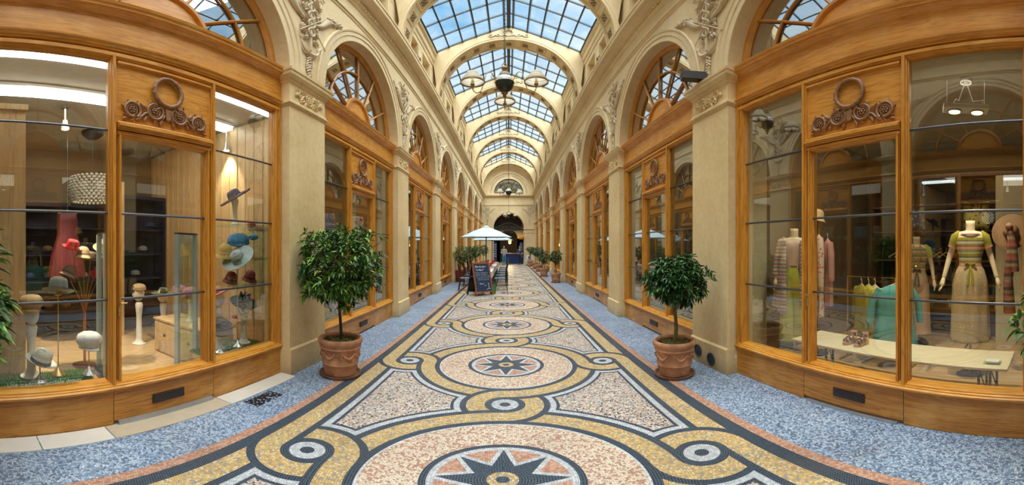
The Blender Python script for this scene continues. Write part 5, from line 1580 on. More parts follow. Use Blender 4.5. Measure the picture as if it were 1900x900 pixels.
# right pane of the hat shop
def glass_shelf(x0, x1, y0, y1, z, label):
    o = empty('glass_shelf', ((x0 + x1) / 2, (y0 + y1) / 2, z), 0, label, 'shelf'); hx, hy = (x1 - x0) / 2, (y1 - y0) / 2
    mb = MB(); mb.box(-hx, hx, -hy, hy, -.006, 0); mb.build('glass_plate', M_CLEAR, o)
    mb = MB(); mb.box(-hx, hx, hy - .01, hy, -.03, -.006); mb.build('support_rail', M_STEEL, o)
glass_shelf(-3.45, -2.80, 2.85, 3.71, 1.87, 'upper glass shelf in the right pane of the hat shop window')
glass_shelf(-3.45, -2.80, 2.85, 3.71, 1.47, 'middle glass shelf in the right pane of the hat shop window')
glass_shelf(-3.45, -2.80, 2.85, 3.71, 1.14, 'lower glass shelf in the right pane of the hat shop window')
mb = MB(); mb.box(-6.2, -2.78, 3.715, 3.72, .03, 3.45)
for i in range(20): mb.box(-2.85 - i * .17, -2.845 - i * .17, 3.705, 3.715, .03, 3.45)
o = mb.build('oak_wall_panel', M_PALEWOOD); tag(o, 'pale oak wall panelling beside the right pane of the hat shop', None, None, 'structure')
def vase_stand(p, z0, label):
    h = p.z - z0; r_ = empty('pedestal', (p.x, p.y, z0), 0, label, 'stand')
    mb = MB(); mb.lathe([(.075, 0), (.078, .012), (.04, .03), (.022, .07), (.03, h * .6), (.05, h * .9), (.03, h)], 20); mb.build('pedestal_body', M_BUST, r_, smooth=60)
p = pos(436, 368, -3.1); vase_stand(p, 1.871, 'white pedestal under the sheer navy hat'); hat('wide', (p.x, p.y, p.z + .02), (.35, -.45, .4), 'sheer navy wide-brimmed hat on the upper glass shelf', F_NAVY, F_NAVY, .95)
p = pos(466, 400, -3.15); hat('turban', (p.x, p.y, 1.873), (0, 0, 0), 'tiny red feathered hat on the upper glass shelf', F_RED, None, .5)
p = pos(441, 478, -2.98); stand(p.x, p.y, MATZ, p.z - .02, 'silver stand with a conical foot on the right grass mat'); hat('wide', (p.x, p.y, p.z), (.75, -.35, .5), 'large pale grey-blue tilted hat with a ribbon bow', F_PALE, col('silver_ribbon', (.35, .35, .34), .35), .9)
p = pos(442, 446, -3.15); hat('turban', (p.x, p.y, p.z - .05), (.2, .2, 0), 'blue turban hat above the big pale tilted hat', F_BLUE, None, 1.15)
p = pos(417, 463, -3.15); hat('cloche', (p.x, p.y, p.z - .05), (.1, .2, 0), 'yellow hat half hidden behind the big pale tilted hat', F_YEL, F_TAN, .9)
p = pos(470, 437, -3.2); hat('turban', (p.x, p.y, p.z - .05), (0, 0, 0), 'small blue hat at the right edge of the hat shop window', F_BLUE, None, .55)
for px_, lab in ((428, 'dark red felt hat on the lower glass shelf, left of two'), (463, 'dark red felt hat on the lower glass shelf, right of two')):
    p = pos(px_, 512, -3.15); hat('cloche', (p.x, p.y, 1.20), (.1, .3, .3), lab, col('wine_felt', (.35, .03, .07)), F_BLK, .75)
p = pos(404, 548, -3.05); bust((p.x, p.y, MATZ), 'white bust under the pink hat in the right pane', p.z - MATZ - .02 + .1, PI / 2); hat('wide', (p.x, p.y, p.z + .03), (.3, -.3, 0), 'pink wide hat on a bust in the right pane', F_PINK, F_RED, .72)
p = pos(408, 612, -2.95); stand(p.x, p.y, MATZ, p.z, 'short stand under the dark sheer hat'); hat('turban', (p.x, p.y, p.z), (.2, .5, 0), 'dark sheer drooping hat low in the right pane', F_BLK, F_BLK, 1.1)
p = pos(452, 575, -3.02); bust((p.x, p.y, MATZ), 'white bust under the black feathered hat', p.z - MATZ + .10, PI / 2 + .3)
h_ = hat('wide', (p.x, p.y, p.z + .10), (.25, .35, .4), 'black wide hat with feathers on a white bust', F_BLK, F_BLK, .75)
mb = MB()
for i in range(12): leaf_mesh(mb, Vector((0, -.03, .08)), Vector((math.cos(i) * .7, math.sin(i) * .7, .8)), .17, .05, i * .3)
mb.build('feathers', F_BLK, h_)
for px_, py_ in ((436, 590), (468, 560)):
    p = pos(px_, py_, -3.35); hat('turban', (p.x, p.y, p.z), (0, 0, 0), 'small bright red trim %s' % ('left of the black feathered hat' if px_ < 450 else 'right of the black feathered hat'), F_RED, None, .35)
# lights of the hat shop
M_TUBE = simple('lit_tube', (1, 1, 1), .5, emis=(.88, .95, 1, 1), es=8.0)
for i, (x_, w_) in enumerate(((-2.93, .045), (-3.80, .09))):
    o = empty('ceiling_light_strip', (x_, 1.55, 3.40), 0, 'long white ceiling light strip in the hat shop, %s of two' % ('nearer the glass' if i == 0 else 'deeper'), 'light strip')
    mb = MB(); mb.box(-w_ - .02, w_ + .02, -2.0, 2.1, .05, .09); mb.build('housing', M_WHITE, o); mb = MB(); mb.box(-w_, w_, -1.98, 2.08, .0, .05); mb.build('tube', M_TUBE, o)
def spot(x_, y_, z_, label, e=25, col_=(1, .85, .62)):
    o = empty('spotlight', (x_, y_, z_), 0, label, 'spotlight')
    mb = MB(); mb.tube([(0, 0, .12), (0, 0, 3.49 - z_)], .012, 8); mb.lathe([(.05, 3.49 - z_ - .02), (.05, 3.49 - z_), (0, 3.49 - z_)], 14); mb.lathe([(.055, 0), (.058, .01), (.04, .06), (.03, .13), (0, .13)], 18); mb.build('lamp_body', M_STEEL, o, smooth=60)
    mb = MB(); mb.lathe([(0, .012), (.05, .012), (.045, .02), (0, .02)], 18); mb.build('lit_lens', simple('lit_warm_lens', (1, .8, .5), .5, emis=(1, .7, .35, 1), es=8.0), o)
    l = lamp('spot_beam', 'SPOT', (x_, y_, z_ - .03), e, col_, radius=.04); l.data.spot_size = 1.4; l.data.spot_blend = .6
p = pos(121, 240, -4.3); spot(p.x, p.y, p.z, 'small silver ceiling spotlight behind the left pane of the hat shop', 420)
p = pos(420, 280, -3.85); spot(p.x, p.y, p.z, 'small silver ceiling spotlight behind the right pane of the hat shop', 120)
p = pos(172, 352, -5.2)
o = empty('bead_lamp', (p.x, p.y, p.z), 0, 'wide drum pendant lamp of grey glass beads in the hat shop', 'pendant lamp')
mb = MB()
for j in range(9):
    for i in range(30):
        t = 2 * PI * (i + .5 * (j % 2)) / 30; r_ = .35 + .03 * math.sin(PI * j / 8); mb.ell((r_ * math.cos(t), r_ * math.sin(t), -.18 + .045 * j), .033, .033, .026, 6, 4)
mb.build('beads', simple('grey_glass_bead', (.42, .40, .34), .15), o, smooth=180)
mb = MB(); mb.tube([(0, 0, .16), (0, 0, 3.49 - p.z)], .004, 5); mb.lathe([(.0, 3.36 - p.z), (.1, 3.38 - p.z), (.17, 3.44 - p.z), (.18, 3.47 - p.z), (0, 3.49 - p.z)], 20); mb.build('cord', M_BLACK, o)
lamp('pendant_glow', 'POINT', (p.x, p.y, p.z), 6, (1, .85, .6), radius=.2)
# dark display wall of the hat shop
def cabinet(loc, rz_, w_, h, d, label, back, frame, shelves, cat='display cabinet'):
    o = empty('display_cabinet', loc, rz_, label, cat)
    mb = MB(); mb.box(-w_ / 2, w_ / 2, d - .03, d, 0, h); mb.build('back_panel', back, o)
    mb = MB()
    for x_ in (-w_ / 2, w_ / 2 - .05): mb.box(x_, x_ + .05, 0, d - .03, 0, h)
    if w_ > 2: mb.box(-.03, .03, 0, d - .03, 0, h)
    mb.box(-w_ / 2, w_ / 2, 0, d, h, h + .06); mb.build('case', frame, o)
    for z in shelves: mb = MB(); mb.box(-w_ / 2 + .05, w_ / 2 - .05, .02, d - .03, z - .02, z); mb.build('shelf', frame, o)
    return o
M_NAVYBK = simple('navy_back', (.012, .016, .04), .6)
cabinet((-5.6, 1.70, .03), PI / 2, 1.5, 2.25, .4, 'tall navy display cabinet deep in the hat shop, behind the left pane', M_NAVYBK, M_NAVYBK, (.5, 1.0, 1.45, 1.9))
cabinet((-5.6, 3.20, .03), PI / 2, .95, 2.45, .4, 'tall navy display cabinet deep in the hat shop, behind the door', M_NAVYBK, M_NAVYBK, (.5, 1.0, 1.45, 1.9))
mb = MB(); mb.box(-.02, .02, -.14, .14, .03, 2.75); o = mb.build('oak_pier', M_PALEWOOD, loc=(-5.5, 2.59, 0)); tag(o, 'oak pier between the two navy cabinets', None, None, 'structure')
rng = random.Random(9)
for i in range(16):
    y_ = 1.1 + (i % 4) * .32 if i < 12 else 2.95 + (i % 4) * .16; z_ = .03 + (.5, 1.0, 1.45, 1.9)[(i // 4) % 4 if i < 12 else i % 4] + .06
    hat('turban', (-5.78, y_, z_), (0, 0, i), 'dark hat in the navy cabinets deep in the hat shop', rng.choice((F_BLK, F_NAVY, F_BROWN, F_GREY)), None, .75, group='hats in the navy cabinets')
o = empty('hanging_dress', (-5.2, 1.60, 2.15), PI / 2, 'red dress hanging behind the copper hat tree', 'dress')
mb = MB(); mb.lathe([(.30, -1.0), (.26, -.7), (.16, -.35), (.17, -.15), (.15, -.03), (.03, .0)], 26, sy=.4, wob=lambda t, z: 1 + .08 * math.sin(9 * t) * (z < -.3)); mb.build('dress_fabric', simple('dark_red_silk', (.10, .008, .012), .6), o, smooth=60)
mb = MB(); mb.tube([(-.16, 0, -.03), (0, 0, .03), (.16, 0, -.03)], .008, 5); mb.tube([(0, 0, .03), (0, 0, .1), (.03, 0, .13), (.05, 0, .1)], .004, 5); mb.tube([(.0, 0, .13), (0, 0, 1.4)], .003, 4); mb.build('hanger', M_STEEL, o)
# lettering on the glass
M_LETT = simple('white_lettering', (.60, .68, .62), .6)
q0 = pos(24, 716, -D0 - .055)
text_mesh('Une tradition familiale depuis', .052, (-D0 + .035 - .09, .335, .462), (PI / 2, 0, PI / 2), M_LETT, None, 'window_lettering')
wl_ = [o for o in COL.objects if o.name.startswith('window_lettering')][0]
tag(wl_, 'row of pale letters along the foot of the hat shop left pane', 'lettering')
# ------------------------------------------------------------------ dress shop on the right
def mannequin(loc, rz_, label, top, bottom, sleeve=None, belt=None, skirt_len=.88, spread=.06, trousers=False, cardigan=None, hipw=.19, hemcol=None, cuff=None, scarf=None, bow=True):
    root = empty('mannequin', loc, rz_, label, 'mannequin')
    V = [(0, 0, .95), (0, 0, 1.05), (0, -.01, 1.26), (0, .0, 1.355), (0, .0, 1.43), (0, -.005, 1.53)]; R_ = [(.15, .11), (.115, .09), (.145, .105), (.125, .075), .046, .046]; E_ = [(0, 1), (1, 2), (2, 3), (3, 4), (4, 5)]
    arms = []
    for s_ in (-1, 1):
        b = len(V); pts = [(s_ * .165, 0, 1.37), (s_ * (.235 + spread * .3), .02, 1.10), (s_ * (.25 + spread), -.05, .86)]
        V += pts; R_ += [.052, .038, .026]; E_ += [(3, b), (b, b + 1), (b + 1, b + 2)]; arms.append((pts, s_))
    body = skin('body', V, E_, R_, M_MANN, root)
    hb = MB()
    for pts, s_ in arms: hand(hb, pts[2], Vector(pts[2]) - Vector(pts[1]) , (-s_ * .3, -1, 0), .95)
    hb.tube([(0, .0, 1.34), (0, .0, 1.40), (0, -.003, 1.44), (0, -.006, 1.50), (0, -.008, 1.545)], [.085, .066, .056, .055, .058], 18)
    join_into(body, hb)
    mb = MB(); mb.lathe([(.140, .99), (.134, 1.04), (.140, 1.12), (.160, 1.22), (.172, 1.29), (.168, 1.335), (.150, 1.368), (.122, 1.385), (.112, 1.378)], 34, (0, -.008, 0), sy=.70, wob=lambda t, z: 1 + .05 * math.cos(2 * t) * (z > 1.15)); mb.build('top', top, root, smooth=60)
    for pts, s_ in arms:
        a, b_ = Vector(pts[0]), Vector(pts[1]); i0 = Vector((s_ * .10, 0, 1.36))
        mb = MB(); mb.tube([i0, a + Vector((-s_ * .03, 0, .005)), a + (b_ - a) * .10, a + (b_ - a) * .28, a + (b_ - a) * .5], [.038, .060, .068, .064, .060], 16); mb.build('sleeve', sleeve or top, root, smooth=60)
        if cuff: mb = MB(); e = a + (b_ - a) * .5; mb.tube([e - (b_ - a) * .04, e + (b_ - a) * .03], [.061, .060], 16); mb.build('cuff', cuff, root, smooth=60)
    if cuff:
        mb = MB(); mb.torus((0, -.012, 1.383), .120, .010, 'z', 28, 6, sz=.92); mb.build('neckline', cuff, root, smooth=60)
    zt, zb = 1.03, 1.03 - skirt_len
    if trousers:
        mb = MB()
        for s_ in (-1, 1):
            n_ = 10; mb.T = Matrix.Translation((s_ * .085, 0, 0)); mb.lathe([(.105 + .03 * (i / n_), zb + (zt - .2 - zb) * (1 - i / n_)) for i in range(n_ + 1)][::-1], 22, wob=lambda t, z: 1 + .06 * math.sin(5 * t + 1)); mb.T = None
        mb.lathe([(.135, zt - .36), (.172, zt - .28), (.182, zt - .18), (.162, zt - .08), (.128, zt)], 28, sy=.78, wob=lambda t, z: 1 + .015 * math.sin(11 * t)); mb.build('trousers', bottom, root, smooth=60)
    else:
        n_ = 14; pr = []
        for i in range(n_ + 1):
            u = i / n_; r_ = .128 + (hipw - .128) * min(1, u * 4) ** .6 + .035 * max(0, u - .3)
            pr.append((r_, zt - (zt - zb) * u))
        mb = MB(); mb.lathe(pr[::-1], 44, sy=.74, wob=lambda t, z: 1 + .055 * math.sin(9 * t + .6 * math.sin(z * 5)) * min(1, (zt - z) * 2.2)); sk = mb.build('skirt', bottom, root, smooth=60)
        if hemcol: mb = MB(); mb.lathe([(pr[-1][0] + .003, zb - .004), (pr[-1][0] + .003, zb + .018)], 44, sy=.74, wob=lambda t, z: 1 + .055 * math.sin(9 * t + .6 * math.sin(zb * 5))); mb.build('hem', hemcol, sk, smooth=60)
    if belt:
        mb = MB(); mb.lathe([(.128, 1.005), (.134, 1.012), (.132, 1.045), (.124, 1.05)], 30, sy=.78)
        for s_ in ((-1, 1) if bow else ()):
            mb.tube([(0, -.105, 1.03), (s_ * .05, -.125, 1.05), (s_ * .07, -.12, 1.02), (0, -.105, 1.025)], [.008, .014, .014, .008], 7)
            mb.tube([(0, -.108, 1.02), (s_ * .02, -.135, .93), (s_ * .03, -.15, .80)], [.008, .014, .018], 7)
        mb.build('belt', belt, root, smooth=60)
    if cardigan:
        for s_ in (-1, 1):
            mb = MB(); vs, fs = [], []; n_ = 16
            for j in range(n_ + 1):
                z = 1.40 - j / n_ * 1.0; o_ = .10 + .12 * min(1, j / 6) + .02 * math.sin(j)
                for i, f_ in enumerate((0, .35, .7, 1.0)): vs.append((s_ * (.095 + f_ * (o_ - .01)), -.13 + f_ * f_ * .16 + .012 * math.sin(j * .9 + i), z))
            for j in range(n_):
                for i in range(3): fs.append((j * 4 + i, j * 4 + i + 1, j * 4 + i + 5, j * 4 + i + 4))
            mb.add(vs, fs); c = mb.build('cardigan', cardigan, root, smooth=180); sd = c.modifiers.new('t', 'SOLIDIFY'); sd.thickness = .008
            pts = [Vector(p) for p in arms[0 if s_ < 0 else 1][0]]
            mb = MB(); mb.tube([pts[0] + Vector((-s_ * .04, 0, .01)), pts[0], pts[1], pts[1] + (pts[2] - pts[1]) * .8], [.06, .068, .058, .055], 14); mb.build('cardigan_sleeve', cardigan, root, smooth=60)
    if scarf:
        mb = MB(); mb.tube([(-.05, -.06, 1.42), (-.08, -.13, 1.25), (-.02, -.15, 1.1)], .012, 6); mb.tube([(.05, -.06, 1.42), (.07, -.13, 1.25), (.0, -.15, 1.1)], .012, 6); mb.ell((-.01, -.155, 1.08), .03, .015, .03); mb.build('necklace', scarf, root)
    mb = MB(); mb.tube([(0, 0, -loc[2] + .04), (0, 0, 1.0)], .016, 8); mb.lathe([(.17, -loc[2] + .035), (.17, -loc[2] + .045), (0, -loc[2] + .05)], 24); mb.build('stand_pole', M_STEEL, root)
    return root
OL = (.27, .25, .018); PK = (.72, .22, .22)
M_TOP2 = stripes('striped_knit', [OL, (.60, .50, .30), (.20, .33, .33), OL, (.72, .28, .25), (.60, .50, .30), (.45, .10, .12), OL, (.36, .45, .42), (.65, .55, .34), (.12, .12, .10), OL], .19)
M_OLIVE = simple('olive_knit', OL, .85); M_PINKC = simple('pink_trim', PK, .85)
M_SKIRT = dots('beige_skirt', (.44, .34, .20), (.74, .66, .48), 34, .18)
mannequin((4.06, .99, .37), -1.33, 'mannequin in a striped top, olive sleeves and beige skirt in the right pane', M_TOP2, M_SKIRT, M_OLIVE, M_OLIVE, .92, .07, hipw=.215, cuff=M_PINKC, hemcol=M_OLIVE)
M_MULTI = stripes('multicolour_knit', [(.65, .20, .25), (.15, .30, .40), (.70, .55, .30), (.55, .12, .30), (.30, .45, .30), (.75, .62, .45)], .10)
mannequin((3.52, 3.26, .31), -.95, 'mannequin in a beige top, olive trousers and long multicoloured cardigan', simple('blush_top', (.66, .50, .42), .8), simple('olive_trousers', (.38, .40, .04), .8), None, simple('brown_belt', (.16, .08, .03), .5), 1.02, .0, trousers=True, cardigan=M_MULTI, bow=False)
M_TOP3 = stripes('green_pattern_knit', [(.25, .28, .06), (.45, .20, .12), (.5, .4, .2), (.12, .15, .12)], .09)
mannequin((5.05, 2.10, .22), -1.15, 'mannequin in a patterned green top and tan trousers deep in the dress shop', M_TOP3, simple('tan_trousers', (.42, .28, .19), .85), simple('lime_sleeve', (.40, .42, .03), .85), simple('dark_scarf', (.04, .07, .06), .8), 1.0, .02, trousers=True, scarf=M_BRASS)
# window table
o = empty('display_table', (3.46, 1.70, .03), 0, 'long low cream table with black legs along the dress shop window', 'table')
mb = MB(); mb.box(-.30, .30, -1.28, 1.28, .395, .42); mb.build('table_top', simple('cream_table_top', (.72, .64, .44), .45, var=.04), o, bevel=.004)
for y_ in (-1.1, 1.0):
    for x_ in (-.2, .2):
        mb = MB(); mb.box(x_ - .012, x_ + .012, y_ - .012, y_ + .012, 0, .395); mb.box(x_ - .012, x_ + .012, y_ + .10, y_ + .124, 0, .395); mb.tube([(x_, y_, .02), (x_, y_ + .11, .37)], .008, 5); mb.build('leg', M_BLACK, o)
# sandals and card
def sandal(loc, rz_, label):
    r_ = empty('sandal', loc, rz_, label, 'shoe', 'pair of pink sandals on the window table')
    mb = MB(); mb.ext([(.0, -.115), (.03, -.10), (.042, -.05), (.035, .02), (.03, .08), (.022, .115), (-.022, .115), (-.03, .08), (-.032, .02), (-.04, -.05), (-.028, -.10)], 0, .035, 'z'); mb.box(-.026, .026, .04, .112, .035, .06); mb.build('wedge_sole', simple('cork_sole', (.45, .26, .12), .8), r_, bevel=.006)
    mb = MB()
    for y_, z_, w_ in ((-.065, .06, .043), (-.02, .075, .042), (.03, .09, .038)): mb.tube([(-w_, y_, .035), (-w_ * .8, y_, z_), (0, y_ - .004, z_ + .018), (w_ * .8, y_, z_), (w_, y_, .035)], .012, 7)
    mb.build('leather_strap', simple('metallic_brown_leather', (.22, .14, .13), .35, .3), r_, smooth=60)
    mb = MB(); mb.torus((0, .075, .14), .034, .008, 'z', 20, 6); mb.tube([(-.03, .08, .05), (-.034, .08, .14)], .007, 5); mb.tube([(.03, .08, .05), (.034, .08, .14)], .007, 5); mb.ell((0, -.05, .06), .028, .03, .02); mb.build('ankle_strap', simple('pink_leather', (.75, .30, .32), .5), r_, smooth=60)
p = at(1577, 636, X=3.42); sandal((3.42, p.y, .452), -PI / 2 - .3 + .15, 'pink and brown wedge sandal on the window table, left one')
p = at(1598, 636, X=3.42); sandal((3.42, p.y, .452), -PI / 2 - .15, 'pink and brown wedge sandal on the window table, right one')
p = at(1842, 668, X=3.32)
o = empty('card_holder', (3.32, p.y, .452), -PI / 2, 'white card in a clear acrylic holder on the window table', 'card')
mb = MB(); mb.box(-.085, .085, -.06, .06, .0, .012); mb.build('acrylic_block', M_CLEAR, o); mb = MB(); mb.box(-.065, .065, -.045, .045, .013, .03); mb.build('card_stack', M_WHITE, o)
# hanging garments
def garment(loc, rz_, label, mat, w_=.20, L=.75, group=None, sleeves=True, cat='garment', collar=None):
    r_ = empty('hanging_garment', loc, rz_, label, cat, group)
    mb = MB(); mb.lathe([(w_ * 1.12, -L), (w_ * 1.0, -L * .7), (w_ * .92, -L * .35), (w_, -.10), (w_ * .55, -.03), (.03, 0)], 26, sy=.36, wob=lambda t, z: 1 + .07 * math.sin(7 * t) * min(1, -z * 2)); mb.build('cloth', mat, r_, smooth=60)
    if sleeves:
        for s_ in (-1, 1): mb = MB(); mb.tube([(s_ * w_ * .75, 0, -.06), (s_ * w_ * 1.15, .0, -.22), (s_ * w_ * 1.25, 0, -L * .62)], [.05, .05, .045], 12); mb.build('sleeve', mat, r_, smooth=60)
    mb = MB(); mb.tube([(-w_ * .85, 0, -.07), (0, 0, .01), (w_ * .85, 0, -.07)], .009, 6); mb.tube([(0, 0, .01), (0, 0, .06), (.025, 0, .085), (.04, 0, .06)], .004, 5); mb.build('hanger', M_PALEWOOD, r_, smooth=60)
    return r_
o = empty('clothes_rail', (4.08, 2.25, .03), 0, 'low clothes rail behind the window table', 'clothes rail')
mb = MB(); mb.tube([(0, -.5, 0), (0, -.5, 1.17), (0, .5, 1.17), (0, .5, 0)], .012, 8); mb.build('rail_tube', M_BRASS, o)
mb = MB(); mb.tube([(-.2, -.5, .01), (.2, -.5, .01)], .012, 6); mb.tube([(-.2, .5, .01), (.2, .5, .01)], .012, 6); mb.build('foot', M_BRASS, o)
p = at(1661, 520, X=4.0)
garment((4.0, p.y, 1.13), -1.0, 'teal blouse hanging at the near end of the clothes rail', simple('teal_cotton', (.06, .31, .31), .8), .26, .80)
for i, (px_, m_, w_) in enumerate([(1624, simple('beige_knit', (.55, .45, .28), .85), 'second'), (1612, simple('yellow_green_knit', (.42, .42, .04), .85), 'third'), (1599, M_OLIVE, 'fourth')]):
    p = at(px_, 520, X=4.06); garment((4.06, p.y, 1.10), .53 + .45, 'hanging knit beside the teal blouse, %s along the rail' % w_, m_, .19, .75)
# hat with scarf, hanging at the right
p = at(1876, 430, X=4.3)
h_ = hat('wide', (p.x, p.y, p.z), (1.35, 0, -PI / 2), 'brown straw hat hanging on the wall at the right edge', col('brown_straw', (.17, .09, .035), bump=.5), None, 1.05)
mb = MB(); mb.tube([(0, 0, .0), (.02, .0, -.25), (-.02, 0, -.6), (.0, 0, -1.0)], [.03, .055, .06, .075], 12); mb.tube([(0, -.02, .02), (.05, -.02, -.18), (.07, -.02, -.5)], [.03, .045, .05], 10); mb.ell((0, -.03, .03), .05, .04, .05)
o = mb.build('hanging_scarf', stripes('brown_scarf', [(.16, .05, .03), (.22, .15, .08), (.07, .04, .03), (.24, .06, .04)], .16), loc=(p.x - .14, p.y, p.z + .02), rotz=-PI / 2, smooth=60); tag(o, 'striped brown scarf tied below the straw hat at the right edge', 'scarf')
p = at(1516, 400, X=3.95)
hat('cloche', (p.x, p.y, p.z - .04), (.1, .15, 0), 'beige bucket hat on a coat stand behind the dress shop door', F_TAN, F_TAN, 1.0)
o = empty('coat_stand', (p.x, p.y, .03), 0, 'coat stand behind the left mullion of the dress shop', 'coat stand')
mb = MB(); mb.tube([(0, 0, 0), (0, 0, p.z - .05)], .014, 8); mb.lathe([(.17, 0), (.17, .015), (0, .02)], 20); mb.build('stand_pole', M_BLACK, o)
garment((p.x - .02, p.y - .05, 1.78), .80, 'floral and pink dress on the coat stand', dots('floral_dress', (.62, .52, .42), (.62, .10, .12), 22, .33), .19, 1.15)
garment((p.x + .10, p.y - .12, 1.72), .9, 'dusty pink coat on the coat stand', simple('dusty_pink', (.52, .28, .24), .85), .17, .95)
# pendant double spot
p = at(1792, 206, X=3.55)
o = empty('double_spot_pendant', (p.x, p.y, p.z), -1.2, 'white rectangular pendant with two lit spots in the dress shop', 'pendant lamp')
mb = MB(); mb.box(-.24, .24, -.09, .09, .0, .06); mb.build('housing', M_WHITE, o, bevel=.01)
for s_ in (-1, 1):
    mb = MB(); mb.lathe([(.065, -.02), (.075, -.02), (.075, .01), (.03, .03)], 20, (s_ * .12, 0, 0)); l_ = mb.build('spot_ring', M_STEEL, o, smooth=60)
    mb = MB(); mb.lathe([(0, -.012), (.06, -.012), (.05, .0), (0, 0)], 18, (s_ * .12, 0, 0)); mb.build('lit_lens', simple('lit_lens_b', (1, .8, .5), .5, emis=(1, .72, .38, 1), es=6.0), l_)
mb = MB()
for x_ in (-.2, .2): mb.tube([(x_, 0, .06), (x_, 0, 3.49 - p.z)], .003, 4)
for x_ in (-.15, .15): mb.tube([(x_, 0, .06), (x_ + .05, .03, .16), (x_ * .5, 0, .12), (0, 0, 3.48 - p.z)], .005, 5)
mb.lathe([(.06, 3.44 - p.z), (.06, 3.49 - p.z), (0, 3.49 - p.z)], 14); mb.build('cable', M_WHITE, o)
l = lamp('spot_beam', 'SPOT', (p.x, p.y, p.z - .05), 190, (1, .86, .62), radius=.06); l.data.spot_size = 1.9; l.data.spot_blend = .7
# dark shelving at the back of the dress shop
M_SHELFBK = simple('dark_shop_back', (.022, .015, .012), .7)
cb = cabinet((5.55, 1.55, .03), -PI / 2, 3.4, 2.75, .45, 'wide dark wooden shelving across the back of the dress shop', M_SHELFBK, M_DARKWOOD, (.55, .95, 1.35, 1.85, 2.3), 'shelving')
def cushion(loc, rz_, label, mat, w_=.24):
    r_ = MB(); n_ = 12; vs, fs = [], []
    for s_ in (-1, 1):
        for i in range(n_ + 1):
            for j in range(n_ + 1):
                u, v = i / n_ * 2 - 1, j / n_ * 2 - 1; pinch = 1 - .10 * (1 - u * u) * 0 - .08 * (abs(u) ** 4 * (1 - abs(v)) + abs(v) ** 4 * (1 - abs(u)))
                vs.append((u * w_ * pinch, s_ * .075 * ((1 - u ** 4) * (1 - v ** 4)) ** .5, (v * pinch + 1) * w_))
    m_ = n_ + 1
    for q in (0, m_ * m_):
        for i in range(n_):
            for j in range(n_): fs.append((q + i * m_ + j, q + (i + 1) * m_ + j, q + (i + 1) * m_ + j + 1, q + i * m_ + j + 1))
    r_.add(vs, fs); o = r_.build('cushion', mat, loc=loc, rotz=rz_, smooth=60); tag(o, label, 'cushion'); return o
cushion((5.72, 1.30, 1.885), -PI / 2, 'yellow and black patterned cushion on the dress shop shelving', dots('yellow_pattern', (.62, .52, .12), (.06, .06, .06), 16, .32))
cushion((5.72, 2.45, 1.885), -PI / 2, 'blue flowered cushion on the dress shop shelving', dots('blue_flowers', (.05, .09, .16), (.35, .48, .60), 18, .3))
rng = random.Random(4)
M_JARS = [simple('jar_' + n_, c, .4) for n_, c in (('teal', (.05, .25, .28)), ('amber', (.45, .22, .05)), ('white', (.7, .7, .66)), ('blue', (.06, .16, .45)), ('red', (.5, .05, .05)), ('green', (.12, .3, .08)), ('pink', (.65, .3, .35)), ('tan', (.5, .36, .2)))]
def jar_mb(kind):
    mb = MB()
    if kind == 0: mb.lathe([(.05, 0), (.06, .02), (.06, .12), (.03, .16), (.035, .2), (0, .2)], 14)
    elif kind == 1: mb.lathe([(.035, 0), (.04, .01), (.04, .16), (.014, .20), (.014, .27), (0, .27)], 12)
    elif kind == 2: mb.box(-.08, .08, -.06, .06, 0, .10); mb.box(-.085, .085, -.065, .065, .10, .125)
    elif kind == 3: mb.ell((0, 0, .07), .07, .07, .07, 12, 8); mb.lathe([(.03, .13), (.035, .15), (0, .15)], 10)
    elif kind == 4: mb.lathe([(.06, 0), (.10, .10), (.105, .11), (.09, .11), (.055, .02), (0, .02)], 16)
    return mb
KN = ['jar', 'bottle', 'gift_box', 'pot_bellied_vase', 'bowl']
protos = {}
def put(kind, mi, loc, label, group):
    key = (kind, mi)
    if key not in protos: protos[key] = jar_mb(kind).build(KN[kind], M_JARS[mi], smooth=45); o = protos[key]
    else: o = protos[key].copy(); COL.objects.link(o)
    o.location = loc; o.rotation_euler = (0, 0, rng.uniform(0, 3)); tag(o, label, KN[kind].replace('_', ' '), group)
for i in range(22):
    z_ = .03 + (.55, .95, 1.35)[i % 3]; y_ = .0 + (i // 3) * .42 + rng.uniform(0, .06); k_ = rng.randrange(5)
    put(k_, rng.randrange(8), (5.75, y_, z_ + .001), 'small coloured %s on the dark shelving of the dress shop' % KN[k_].replace('_', ' '), 'goods on the dress shop shelving')
for i in range(9):
    h_ = MB(); h_.tube([(-.16, 0, -.08), (0, 0, .0), (.16, 0, -.08)], .009, 6); h_.tube([(0, 0, 0), (0, 0, .05), (.025, 0, .075), (.035, 0, .05)], .003, 4)
    if i == 0: hg = h_.build('coat_hanger', simple('gilt_wood', (.5, .3, .08), .4)); o = hg
    else: o = hg.copy(); COL.objects.link(o)
    o.location = (5.32, 1.7 + i * .11, 1.52); o.rotation_euler = (0, 0, -PI / 2 + 1.0); tag(o, 'empty wooden coat hanger on the rail before the dark shelving', 'hanger', 'wooden hangers in the dress shop')
o = empty('hanger_rail', (5.32, 2.1, .03), 0, 'thin metal rail carrying empty hangers before the dark shelving', 'clothes rail')
mb = MB(); mb.tube([(0, -.75, 0), (0, -.75, 1.56), (0, .75, 1.56), (0, .75, 0)], .010, 7); mb.build('rail_tube', M_BLACK, o)
mb = MB(); mb.tube([(-.14, -.75, .01), (.14, -.75, .01)], .010, 6); mb.tube([(-.14, .75, .01), (.14, .75, .01)], .010, 6); mb.build('foot', M_BLACK, o)

